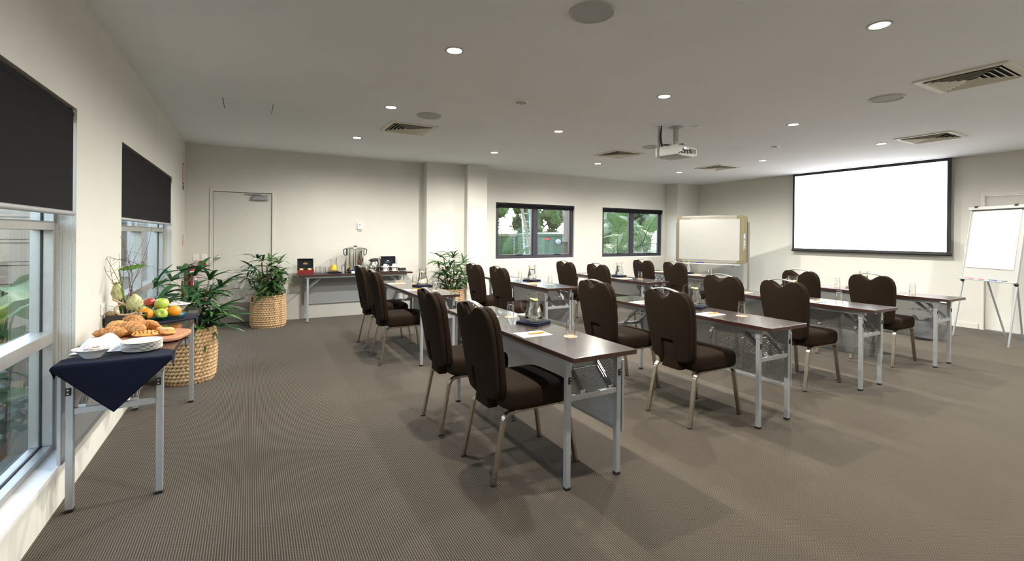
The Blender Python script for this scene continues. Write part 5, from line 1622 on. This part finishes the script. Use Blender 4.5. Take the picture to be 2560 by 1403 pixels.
for q in (-0.03, 0.03):
    MB().box(0.009, 0.012, q - 0.007, q + 0.007, 0.012, 0.026).build('rocker', 'label', t)
    s = MB()
    for a in (-0.006, 0.006): s.cbox((0.0092, q + a, 0.0), (0.001, 0.0025, 0.009))
    s.cbox((0.0092, q, -0.014), (0.001, 0.0025, 0.009))
    s.build('pin_holes', 'blackpl', t)
t = thing('switch_plate', 'white wall plate beside the projection screen behind the flip chart', 'switch', (XR, -5.405, 1.222))
MB().box(-0.009, 0, -0.038, 0.038, -0.060, 0.060).build('plate', 'switch', t, bevel=0.003)
for k in range(2): MB().box(-0.013, -0.008, -0.012, 0.012, -0.035 + k * 0.045, -0.015 + k * 0.045).build('rocker', 'label', t, bevel=0.001)

# ------------------------------------------------------------------ screen, whiteboard, flip chart, bin
t = thing('projection_screen', 'large white projection screen with black border lowered from the ceiling', 'screen', (10.565, -3.995, 1.118))
hw = 1.243; sh = H - 1.118 - 0.001
MB().box(-0.003, 0.003, -hw, hw, 0.03, sh).build('screen_fabric', 'screenblack', t)
MB().box(-0.0048, -0.0031, -hw + 0.052, hw - 0.040, 0.062, sh - 0.052).build('projected_image', 'screenwhite', t)
wt = MB().lathe([(0.0, -hw - 0.012), (0.020, -hw - 0.010), (0.024, -hw), (0.024, hw), (0.020, hw + 0.010), (0.0, hw + 0.012)], 14, Matrix.Translation((0, 0, 0.024)) @ Matrix.Rotation(PI / 2, 4, 'X'))
wt.build('weight_bar', 'screenblack', t, smooth=True)

t = thing('whiteboard', 'electronic whiteboard with olive frame on a wheeled stand in the far corner', 'whiteboard', (9.42, -1.68, 0), R(23.3))
# local: y along the board (left edge of the photo is +y), face towards -x
yl, yr, zb, ztp = 0.7075, -0.7075, 0.848, 1.848
def roundrect(y0, y1, z0, z1, r, n=6):
    pts = []
    for cy, cz, a0 in ((y1 - r, z1 - r, 0), (y0 + r, z1 - r, PI / 2), (y0 + r, z0 + r, PI), (y1 - r, z0 + r, 1.5 * PI)):
        for i in range(n + 1):
            a = a0 + PI / 2 * i / n
            pts.append((cy + r * math.cos(a), cz + r * math.sin(a)))
    return pts
MB().prism(roundrect(yr, yl, zb, ztp, 0.075), -0.030, 0.045, 'x').build('board_body', 'wbframe', t, bevel=0.006)
MB().prism(roundrect(yr + 0.035, yl - 0.030, zb + 0.035, ztp - 0.06, 0.055), -0.034, -0.0295, 'x').build('inner_bezel', 'wbframe', t, bevel=0.002)
MB().box(-0.038, -0.0295, -0.520, 0.600, ztp - 0.075, ztp - 0.004).build('top_rail', 'wbalu', t, bevel=0.002)
MB().box(-0.040, -0.037, -0.520, 0.600, ztp - 0.046, ztp - 0.040).build('rail_groove', 'wbpost', t)
MB().box(-0.038, -0.0295, -0.520, 0.600, zb + 0.004, zb + 0.055).build('bottom_rail', 'wbalu', t, bevel=0.002)
MB().box(-0.041, -0.0295, -0.575, 0.652, zb + 0.057, ztp - 0.077).build('writing_surface', 'wbface', t, bevel=0.002)
lt = MB()
for k in range(14): lt.box(-0.0392, -0.0378, 0.570 - k * 0.0115, 0.578 - k * 0.0115, ztp - 0.066, ztp - 0.054)
lt.build('lettering', 'markerblack', t)
pn = MB().prism(roundrect(-0.685, -0.645, 1.125, 1.470, 0.018), -0.036, -0.028, 'x').build('control_panel', 'grey', t, bevel=0.002)
for k, z in enumerate((1.15, 1.24, 1.30, 1.35)): MB().cbox((-0.037, -0.665, z), (0.003, 0.013, 0.022 if k == 0 else 0.012)).build('button', 'blackpl' if k in (0, 3) else 'label', pn)
MB().cbox((-0.037, -0.665, 1.41), (0.002, 0.026, 0.08)).build('display', 'skyprint', pn)
tr = MB(); tr.box(-0.115, -0.030, -0.600, 0.600, 0.812, 0.820); tr.box(-0.119, -0.113, -0.600, 0.600, 0.812, 0.832)
tr.build('pen_tray', 'greywhite', t, bevel=0.001)
MB().bar((-0.06, -0.47, 0.811), (-0.03, -0.43, 0.771), 0.02, 0.006).build('tray_bracket', 'wbpost', t)
for yy, s in ((yl + 0.012, 1), (yr - 0.022, -1)):
    MB().box(-0.005, 0.035, yy - 0.018, yy + 0.018, 0.07, 1.705).build('post', 'wbpost', t, bevel=0.003)
    MB().box(-0.28, 0.30, yy - 0.018, yy + 0.018, 0.055, 0.085).build('foot_bar', 'wbpost', t, bevel=0.003)
    for xx in (-0.26, 0.28):
        MB().lathe([(0.0, -0.012), (0.024, -0.012), (0.027, -0.008), (0.027, 0.008), (0.024, 0.012), (0, 0.012)], 16, Matrix.Translation((xx, yy, 0.027)) @ Matrix.Rotation(PI / 2, 4, 'X')).build('castor', 'blackpl', t, smooth=True)
MB().box(0.005, 0.025, yr, yl, 0.30, 0.33).build('stretcher', 'wbpost', t)
WBM = Matrix.Translation((9.42, -1.68, 0)) @ Matrix.Rotation(R(23.3), 4, 'Z')
T = Matrix.Rotation(PI / 2, 4, 'X')
def marker(label, mat, loc, rot, L=0.13):
    t = thing('marker_pen', label, 'marker', loc, rot=rot)
    MB().lathe([(0.0, -L / 2), (0.0085, -L / 2), (0.0085, L * 0.15), (0.0, L * 0.15)], 12, T).build('barrel', mat, t, smooth=True)
    MB().lathe([(0.0, L * 0.15), (0.0092, L * 0.15), (0.0085, L / 2), (0.0, L / 2)], 12, T).build('cap', mat, t, smooth=True)
marker('dark marker on the whiteboard tray', 'markerblack', WBM @ Vector((-0.075, 0.42, 0.8292)), (0, 0, R(25)))
t = thing('board_eraser', 'blue board eraser on the whiteboard tray', 'eraser', WBM @ Vector((-0.075, 0.20, 0.8205)), R(23.3))
MB().box(-0.025, 0.025, -0.085, 0.085, 0.0, 0.012).build('felt_pad', 'blackpl', t)
MB().box(-0.022, 0.022, -0.080, 0.080, 0.012, 0.034).build('eraser_grip', 'markerblue', t, bevel=0.005)

# flip chart easel: local x runs along the board from its left to its right edge, -y is the face
e = Vector((-0.47094, -0.88217, 0)); nrm = Vector((-0.88217, 0.47094, 0))
ang = math.atan2(e.y, e.x)
t = thing('flip_chart', 'white flip chart easel with blank paper pad at the right edge', 'easel', (9.697, -5.540, 0), ang)
# local +x = e ; local +y = rotated 90 deg ccw of e
ny = Vector((-e.y, e.x, 0))
sgn = -1.0 if ny.dot(nrm) < 0 else 1.0      # face direction along local y
fy = sgn
TILT = R(8) * (1 if fy > 0 else -1)
hd = bpy.data.objects.new('board_head', None)
def tl(x0, x1, d0, d1, z0, z1):
    """box on the tilted plane: d = distance out of the face"""
    m = MB()
    c, s = math.cos(R(8)), math.sin(R(8))
    vs = []
    for z in (z0, z1):
        for x, d in ((x0, d0), (x1, d0), (x1, d1), (x0, d1)):
            vs.append((x, fy * (d * c - z * s), z * c + d * s))
    return m.add(vs, [(0, 3, 2, 1), (4, 5, 6, 7), (0, 1, 5, 4), (1, 2, 6, 5), (2, 3, 7, 6), (3, 0, 4, 7)])
W0, W1 = 0.004, 0.722
tl(W0, W1, -0.020, 0.0, 0.835, 1.845).build('board', 'greywhite', t, bevel=0.003)
tl(W0 + 0.012, W1 - 0.012, 0.0, 0.0015, 0.85, 1.80).build('board_face', 'wbface', t)
for a, b in ((W0 - 0.004, W0 + 0.010), (W1 - 0.010, W1 + 0.004)): tl(a, b, -0.022, 0.006, 0.835, 1.845).build('edge_trim', 'silver', t, bevel=0.002)
tl(W0 - 0.020, W1 + 0.020, -0.010, 0.030, 1.822, 1.868).build('clamp_bar', 'greywhite', t, bevel=0.006)
tl(0.03, 0.70, 0.0015, 0.012, 1.806, 1.824).build('clamp_strip', 'blackpl', t)
for x in (0.095, 0.615): tl(x - 0.018, x + 0.018, 0.0, 0.046, 1.852, 1.878).build('clamp_knob', 'blackpl', t, bevel=0.005)
for k in range(4): tl(0.045, 0.668, 0.0020 + 0.0022 * k, 0.0038 + 0.0022 * k, 1.000 + 0.0006 * k, 1.818).build('paper_sheet', 'paper', t)
tl(W0 - 0.01, W1 + 0.01, -0.01, 0.055, 0.822, 0.830).build('pen_shelf', 'silver', t, bevel=0.001)
tl(W0 - 0.01, W1 + 0.01, 0.052, 0.055, 0.822, 0.838).build('shelf_lip', 'silver', t)
def tp_(x, d, z):
    c, s = math.cos(R(8)), math.sin(R(8))
    return Vector((x, fy * (d * c - z * s), z * c + d * s))
for k, x in enumerate((0.02, 0.72)):
    foot = Vector((0.0 if k == 0 else 0.737, 0, 0.0))
    lg = MB().tube([foot + Vector((0, 0, 0.003)), tp_(x, -0.012, 0.85)], 0.0115, 10).build('front_leg', 'silver', t, smooth=True)
    MB().tube([foot, foot.lerp(tp_(x, -0.012, 0.85), 0.05)], 0.014, 10).build('rubber_foot', 'grey', lg, smooth=True)
    MB().sphere(tp_(x, 0.0, 0.815), 0.024, 12, 8).build('joint', 'blackpl', t, smooth=True)
def tolocal(p):
    d = Vector(p) - Vector((9.697, -5.540, 0))
    return Vector((d.dot(e), d.dot(ny), d.z))
rf = tolocal((10.14, -6.135, 0))
for k, (fx, tx) in enumerate(((rf.x, 0.60), (0.10, 0.12))):
    f = Vector((fx, rf.y, 0.0))
    tp2 = tp_(tx, -0.03, 1.30)
    lg = MB().tube([f + Vector((0, 0, 0.003)), tp2], 0.0115, 10).build('rear_leg', 'silver', t, smooth=True)
    MB().tube([f, f.lerp(tp2, 0.04)], 0.014, 10).build('rubber_foot', 'grey', lg, smooth=True)
Mw = Matrix.Translation((9.697, -5.540, 0)) @ Matrix.Rotation(ang, 4, 'Z')
for x, m, lb, L in ((0.135, 'markerred', 'red marker lying at the left of the flip chart shelf', 0.055), (0.30, 'markerred', 'small red marker in the middle of the flip chart shelf', 0.03), (0.455, 'markerblue', 'blue marker on the flip chart shelf', 0.05), (0.60, 'markerblack', 'black marker at the right of the flip chart shelf', 0.03)):
    p = Mw @ tp_(x, 0.030, 0.8402)
    tt = thing('marker_pen', lb, 'marker', p, rot=(0, 0, ang), group='markers on the flip chart shelf')
    Ty = Matrix.Rotation(PI / 2, 4, 'Y')
    MB().lathe([(0.0, -L), (0.0088, -L), (0.0088, L * 0.3), (0.0, L * 0.3)], 12, Ty).build('barrel', m, tt, smooth=True)
    MB().lathe([(0.0, L * 0.3), (0.0096, L * 0.3), (0.0088, L), (0.0, L)], 12, Ty).build('cap', m, tt, smooth=True)
bpy.data.objects.remove(hd)

t = thing('waste_bin', 'dark waste bin with plastic liner behind the rightmost table of the near row', 'bin', (8.98, -5.44, 0))
MB().lathe([(0.0, 0.004), (0.115, 0.004), (0.118, 0.0), (0.120, 0.004), (0.150, 0.40), (0.152, 0.405), (0.146, 0.405), (0.116, 0.01), (0.0, 0.008)], 32, caps=False).build('bin_body', 'binmesh', t, smooth=True)
mb = MB()
nn = 48
vs = []; fs = []
pr_ = [(0.140, 0.30), (0.146, 0.412), (0.158, 0.415), (0.163, 0.36), (0.165, 0.31)]
for j, (r, z) in enumerate(pr_):
    for i in range(nn):
        a = 2 * PI * i / nn
        w = 0.006 * math.sin(11 * a + j) * (1 if j > 1 else 0.2)
        vs.append(((r + w) * math.cos(a), (r + w) * math.sin(a), z + (0.025 * math.sin(5 * a) + 0.015 * math.sin(9 * a) if j == 4 else 0)))
for j in range(len(pr_) - 1):
    for i in range(nn): fs.append((j * nn + i, j * nn + (i + 1) % nn, (j + 1) * nn + (i + 1) % nn, (j + 1) * nn + i))
mb.add(vs, fs).build('bin_liner', 'liner', t, smooth=True)
# ------------------------------------------------------------------ outside: garden strip left, yard behind
struct(MB().box(-30, -TW, -16, 40, -0.35, -0.25).build('ground', 'mulch'), 'mulched garden ground outside the window wall')
struct(MB().box(-TW, 45, TW, 45, -0.35, -0.25).build('ground', 'lawn'), 'dry grass ground outside the end wall')
# stucco wing wall with pilaster and sill block
t = thing('neighbour_wall', 'beige stucco wing wall seen through the farther tall window', 'wall', (0, 0.50, -0.25))
MB().box(-1.15, -TW, 0, 0.2, 0, 3.4).build('stucco', 'stucco', t)
MB().box(-0.50, -0.37, -0.04, 0, 0, 3.4).build('pilaster', 'extwhite', t)
MB().box(-0.86, -0.74, -0.03, 0.0, 1.15, 3.0).build('side_window', 'gasket', t)
MB().box(-0.74, -0.69, -0.05, 0, 1.05, 3.05).build('window_trim', 'extwhite', t)
MB().box(-0.86, -0.69, -0.07, 0, 0.98, 1.06).build('sill_block', 'extwhite', t, bevel=0.005)
t = thing('garden_fence', 'beige horizontal metal fence behind the leaves outside the nearest window', 'fence', (0, 0.42, -0.25))
for k in range(8):
    z = 0.02 + k * 0.30
    MB().prism([(0, z), (-0.022, z + 0.01), (-0.022, z + 0.245), (0, z + 0.255), (0.006, z + 0.255), (0.006, z)], -3.6, -1.16, 'x').build('board', 'siding', t)
    MB().prism([(0, z + 0.255), (-0.030, z + 0.262), (-0.030, z + 0.292), (0, z + 0.300)], -3.6, -1.16, 'x').build('board', 'siding', t)
t = thing('garden_fence', 'beige side fence running along the garden strip', 'fence', (-2.7, 0, -0.25))
for k in range(8):
    z = 0.02 + k * 0.27
    MB().box(-0.01, 0.012, -14, 0.4, z, z + 0.25).build('board', 'siding', t, bevel=0.004)
for k in range(6): MB().box(0.012, 0.05, -13.5 + k * 2.6, -13.42 + k * 2.6, 0, 2.2).build('post', 'siding', t)

def paddle_leaf(L, w, droop, cup=0.35, n=14):
    def fn(u, v):
        a = (u - 0.5) * 2
        ww = w * math.sin(PI * (0.05 + 0.93 * v)) ** 0.6
        return (a * ww, L * (v - 0.2 * droop * v ** 3), L * (0.25 * v - droop * v * v) + abs(a) ** 1.3 * ww * cup + 0.006 * math.sin(20 * v + 3 * a))
    return MB().grid(fn, 8, n)
def paddle_plant(label, loc, seed, n, L, w, h, mat='bigleaf'):
    t = thing('garden_plant', label, 'plant', loc, group='large-leaved garden plants')
    rnd = random.Random(seed)
    for k in range(n):
        a = rnd.uniform(0, 6.28)
        hh = h * rnd.uniform(0.35, 1.0)
        top = Vector((0.16 * math.cos(a), 0.16 * math.sin(a), hh))
        st = MB().tube(ctube([(0.03 * math.cos(a), 0.03 * math.sin(a), 0), top * 0.5, top], 5), 0.010, 7).build('stalk', 'palmlite', t, smooth=True)
        s = rnd.uniform(0.75, 1.15)
        lf = paddle_leaf(L * s, w * s, rnd.uniform(0.2, 0.75), rnd.uniform(0.1, 0.5)).build('leaf', mat, t, smooth=True, loc=top, rot=(R(rnd.uniform(0, 40)), R(rnd.uniform(-20, 20)), a - PI / 2))
    return t
paddle_plant('broad striated leaves pressed near the nearest window glass', (-0.85, -4.15, -0.25), 1, 8, 0.45, 0.11, 0.80)
paddle_plant('broad striped leaves in the middle of the garden strip', (-1.05, -3.0, -0.25), 2, 10, 0.55, 0.13, 0.95)
paddle_plant('broad striped leaves at the far end of the garden strip', (-1.45, -1.5, -0.25), 3, 10, 0.60, 0.15, 1.05)
paddle_plant('broad striped leaves outside the near edge of the frame', (-1.0, -5.3, -0.25), 4, 8, 0.5, 0.12, 0.9)
def shrub(label, loc, seed, n, L, w, h, mat):
    t = thing('garden_shrub', label, 'plant', loc, group='leafy garden shrubs')
    rnd = random.Random(seed)
    me = paddle_leaf(L, w, 0.3, 0.2, 6).mesh('leaf', mat, True)
    for s in range(6):
        a = s * 1.05 + rnd.uniform(-.3, .3)
        top = Vector((0.28 * math.cos(a), 0.28 * math.sin(a), h * rnd.uniform(0.6, 1)))
        st = MB().tube(ctube([(0, 0, 0), top * 0.5 + Vector((0, 0, 0.05)), top], 5), 0.006, 6).build('stem', 'cane', t, smooth=True)
        for k in range(n):
            f = 0.25 + 0.75 * k / n
            p = top * f
            o = link('leaf', me, st, p, (R(rnd.uniform(-10, 40)), R(rnd.uniform(-25, 25)), rnd.uniform(0, 6.28)))
            q = rnd.uniform(0.7, 1.2); o.scale = (q, q, q)
    return t
shrub('blue-green leafy shrub low outside the nearest window', (-0.68, -4.62, -0.25), 7, 11, 0.16, 0.045, 1.0, 'shrubleaf')
shrub('blue-green leafy shrub beside the striped leaves outside', (-0.68, -3.65, -0.25), 9, 11, 0.15, 0.045, 0.85, 'shrubleaf')
shrub('leafy shrub against the side fence outside', (-1.6, -2.4, -0.25), 11, 12, 0.18, 0.05, 1.1, 'shrubleaf')

# feather palms
def feather_frond(L, n, ll, droop, mat='frond'):
    mb = MB()
    pts = []
    for i in range(n + 1):
        f = i / n
        pts.append(Vector((0, L * (f - 0.18 * droop * f ** 3), L * (0.30 * f - droop * f * f))))
    mb.tube(pts, [0.014 * (1 - 0.85 * i / n) + 0.002 for i in range(n + 1)], 5)
    for i in range(2, n + 1):
        p = pts[i]; tdir = (pts[i] - pts[i - 1]).normalized()
        f = i / n
        l = ll * math.sin(PI * (0.12 + 0.80 * f)) ** 0.7
        for s in (-1, 1):
            d = (Vector((s * 0.85, 0, -0.22)) + tdir * 0.55).normalized()
            side = tdir * 0.5
            w = 0.016 * l / ll
            m = p + d * l * 0.5 + Vector((0, 0, 0.02 * l)); e2 = p + d * l + Vector((0, 0, -0.22 * l))
            sv = tdir * w
            mb.add([p - sv * 0.5, p + sv * 0.5, m + sv, m - sv, e2], [(0, 1, 2, 3), (3, 2, 4)])
    return mb
FR = [feather_frond(1.9, 34, 0.50, 0.45).mesh('frond', 'frond', True), feather_frond(1.6, 30, 0.45, 0.75).mesh('frond', 'frond', True), feather_frond(2.1, 36, 0.50, 0.25).mesh('frond', 'frond', True)]
def garden_palm(label, loc, h, nf, seed, trunk='bark', tr=0.09, low=-25, high=70, lean_=(0, 0), sc=1.0):
    t = thing('palm_tree', label, 'palm', loc, group='palms outside the end wall')
    rnd = random.Random(seed)
    top = Vector((lean_[0], lean_[1], h))
    MB().tube(ctube([(0, 0, 0), (lean_[0] * 0.48, lean_[1] * 0.48, h * 0.5), top], 8), [tr * (1 - 0.25 * i / 16) for i in range(17)], 12).build('trunk', trunk, t, smooth=True)
    for k in range(nf):
        a = k * 2.399 + rnd.uniform(-0.2, 0.2)
        o = link('frond', rnd.choice(FR), t, top, (R(low + (high - low) * (k / max(1, nf - 1))), R(rnd.uniform(-15, 15)), a))
        q = sc * rnd.uniform(0.85, 1.1); o.scale = (q, q, q)
    return t
G = -0.25
garden_palm('leaning pale-trunked palm outside the window with the tank view', (8.66, 4.0, G), 3.6, 12, 3, 'bark', 0.055, -40, 40, (-0.88, 0.0))
garden_palm('short bushy palm at the lower left of the window with the tank view', (6.75, 3.0, G), 0.7, 12, 5, 'barkdk', 0.10, -10, 70, (0.1, 0), 0.8)
garden_palm('palm with hanging fronds outside the mullion of the tank window', (8.36, 3.6, G), 2.9, 11, 8, 'barkdk', 0.045, -50, 20, (0.05, 0.1), 0.75)
garden_palm('thick brown-trunked palm at the right of the tank window', (10.50, 5.0, G), 4.2, 10, 9, 'barkdk', 0.13, -50, 30)
garden_palm('low spreading palm outside the left pane of the window beside the whiteboard', (11.6, 3.6, G), 0.6, 13, 12, 'barkdk', 0.10, -10, 75, (0, 0), 0.95)
garden_palm('tall spreading palm outside the right pane of the window beside the whiteboard', (12.9, 3.9, G), 1.3, 14, 15, 'bark', 0.06, -30, 75, (0.1, 0), 1.0)
garden_palm('dense palm behind the others outside the window beside the whiteboard', (13.6, 6.0, G), 1.8, 14, 18, 'bark', 0.08, -30, 75)
# water tank
t = thing('water_tank', 'ribbed dark green water tank with white inlet outside the end wall', 'tank', (11.6, 7.2, G))
tkr = 1.55
vs = []; fs = []
nn = 120
for z in (0.0, 1.68):
    for i in range(nn):
        a = 2 * PI * i / nn
        r = tkr + 0.012 * math.sin(i * PI / 2)
        vs.append((r * math.cos(a), r * math.sin(a), z))
fs = [(i, (i + 1) % nn, nn + (i + 1) % nn, nn + i) for i in range(nn)] + [tuple(nn + i for i in range(nn))]
MB().add(vs, fs).build('tank_wall', 'tank', t)
MB().lathe([(tkr + 0.03, 1.60), (tkr + 0.05, 1.64), (tkr + 0.05, 1.72), (tkr * 0.5, 1.76), (0, 1.78)], 60).build('tank_lid', 'tank', t, smooth=True)
av = math.atan2(-8.26 - 7.2, 0.83 - 11.6)
px, py = (tkr + 0.01) * math.cos(av + 0.04), (tkr + 0.01) * math.sin(av + 0.04)
Tt = Matrix.Translation((px, py, 1.42)) @ Matrix.Rotation(av + 0.04, 4, 'Z') @ Matrix.Rotation(PI / 2, 4, 'Y')
MB().lathe([(0.03, 0.0), (0.10, 0.0), (0.10, 0.03), (0.05, 0.05), (0.045, 0.09), (0.03, 0.09)], 20, Tt).build('inlet', 'whitemetal', t, smooth=True)
for da, ww in ((-0.22, 0.10), (0.36, 0.09)):
    p2 = Matrix.Translation(((tkr + 0.015) * math.cos(av + da), (tkr + 0.015) * math.sin(av + da), 1.52)) @ Matrix.Rotation(av + da, 4, 'Z')
    MB().box(0, 0.01, -ww, ww, -0.035, 0.035, p2).build('sticker', 'redprint' if da < 0 else 'label', t)
t = thing('garden_shed', 'low grey-green shed wall with pale coping outside the tank window', 'shed', (8.4, 9.3, G))
MB().box(-3.2, 5.5, 0, 0.2, 0, 1.60).build('shed_wall', 'hedge', t)
MB().box(-3.3, 5.6, -0.10, 0.3, 1.60, 1.72).build('coping', 'roofred', t)
for k in range(9): MB().box(-3.0 + k * 0.9, -2.94 + k * 0.9, -0.02, 0, 0, 1.60).build('batten', 'whitemetal', t)
t = thing('metal_ladder', 'white metal ladder leaning by the tank outside', 'ladder', (9.62, 6.0, G))
for xx in (-0.16, 0.16): MB().bar((xx, 0, 0), (xx, 0.35, 2.6), 0.05, 0.03, up=(0, 1, 0)).build('rail', 'whitemetal', t)
for k in range(8): MB().bar((-0.16, 0.05 + k * 0.042, 0.35 + k * 0.30), (0.16, 0.05 + k * 0.042, 0.35 + k * 0.30), 0.03, 0.03).build('rung', 'whitemetal', t)
# trees
def tree(label, loc, h, rx, rz, n, seed, mat, trunk='barkdk'):
    t = thing('tree', label, 'tree', loc, group='trees beyond the yard')
    rnd = random.Random(seed)
    tk = MB(); tk.tube(ctube([(0, 0, 0), (0.1, 0, h * 0.4), (0, 0.1, h * 0.8)], 6), [0.16 - 0.008 * i for i in range(13)], 8)
    for k in range(6):
        a = k * 1.05
        tk.tube(ctube([(0, 0.05, h * (0.35 + 0.06 * k)), (rx * 0.4 * math.cos(a), rx * 0.4 * math.sin(a), h * (0.55 + 0.05 * k)), (rx * 0.75 * math.cos(a), rx * 0.75 * math.sin(a), h * (0.66 + 0.05 * k))], 4), 0.04, 6)
    tk.build('trunk', trunk, t, smooth=True)
    mb = MB()
    cl = []
    for k in range(34):
        while True:
            p = Vector((rnd.uniform(-1, 1), rnd.uniform(-1, 1), rnd.uniform(-1, 1)))
            if p.length < 1: break
        cl.append((Vector((p.x * rx, p.y * rx, h * 0.72 + p.z * rz)), rnd.uniform(0.25, 0.5) * rx * 0.6))
    for k in range(n):
        c, r = rnd.choice(cl)
        d = Vector((rnd.gauss(0, 1), rnd.gauss(0, 1), rnd.gauss(0, 1))).normalized()
        p = c + d * r * rnd.random() ** 0.4
        s = rnd.uniform(0.08, 0.17)
        u = Vector((rnd.gauss(0, 1), rnd.gauss(0, 1), rnd.gauss(0, 1))).normalized(); w = u.cross(d)
        if w.length < 0.05: continue
        w.normalize()
        mb.add([p - u * s, p - w * s * 0.45, p + u * s, p + w * s * 0.45], [(0, 1, 2, 3)])
    for c, r in cl:
        def lump(u, v, c=c, r=r):
            th = PI * v; a = 2 * PI * u
            q = r * 0.80 * (1 + 0.22 * math.sin(5 * a + 3 * th + c.x) * math.sin(4 * th + c.y))
            return (c.x + q * math.sin(th) * math.cos(a), c.y + q * math.sin(th) * math.sin(a), c.z + q * math.cos(th))
        mb.grid(lump, 14, 8)
    c = mb.build('crown', mat, t); c['kind'] = 'stuff'
    return t
tree('olive-green tree behind the shed, left in the tank window', (10.2, 13.5, G), 5.0, 2.6, 2.4, 5200, 31, 'treeleaf')
tree('olive-green tree behind the water tank', (15.6, 15.0, G), 4.6, 2.3, 2.2, 4600, 33, 'treeleaf')
tree('pale leafy tree left in the window beside the whiteboard', (17.6, 10.0, G), 4.4, 2.6, 2.4, 5200, 35, 'treeleaf2')
tree('pale leafy tree right in the window beside the whiteboard', (22.6, 11.0, G), 4.6, 2.7, 2.5, 5200, 37, 'treeleaf2')
tree('large dark tree far behind the shed', (12.5, 22.0, G), 7.0, 3.2, 3.0, 4600, 39, 'treeleaf')
tree('pale tree far behind the palms beside the whiteboard', (25.0, 18.0, G), 7.0, 3.6, 3.2, 4600, 41, 'treeleaf2')
bpy.context.view_layer.update()
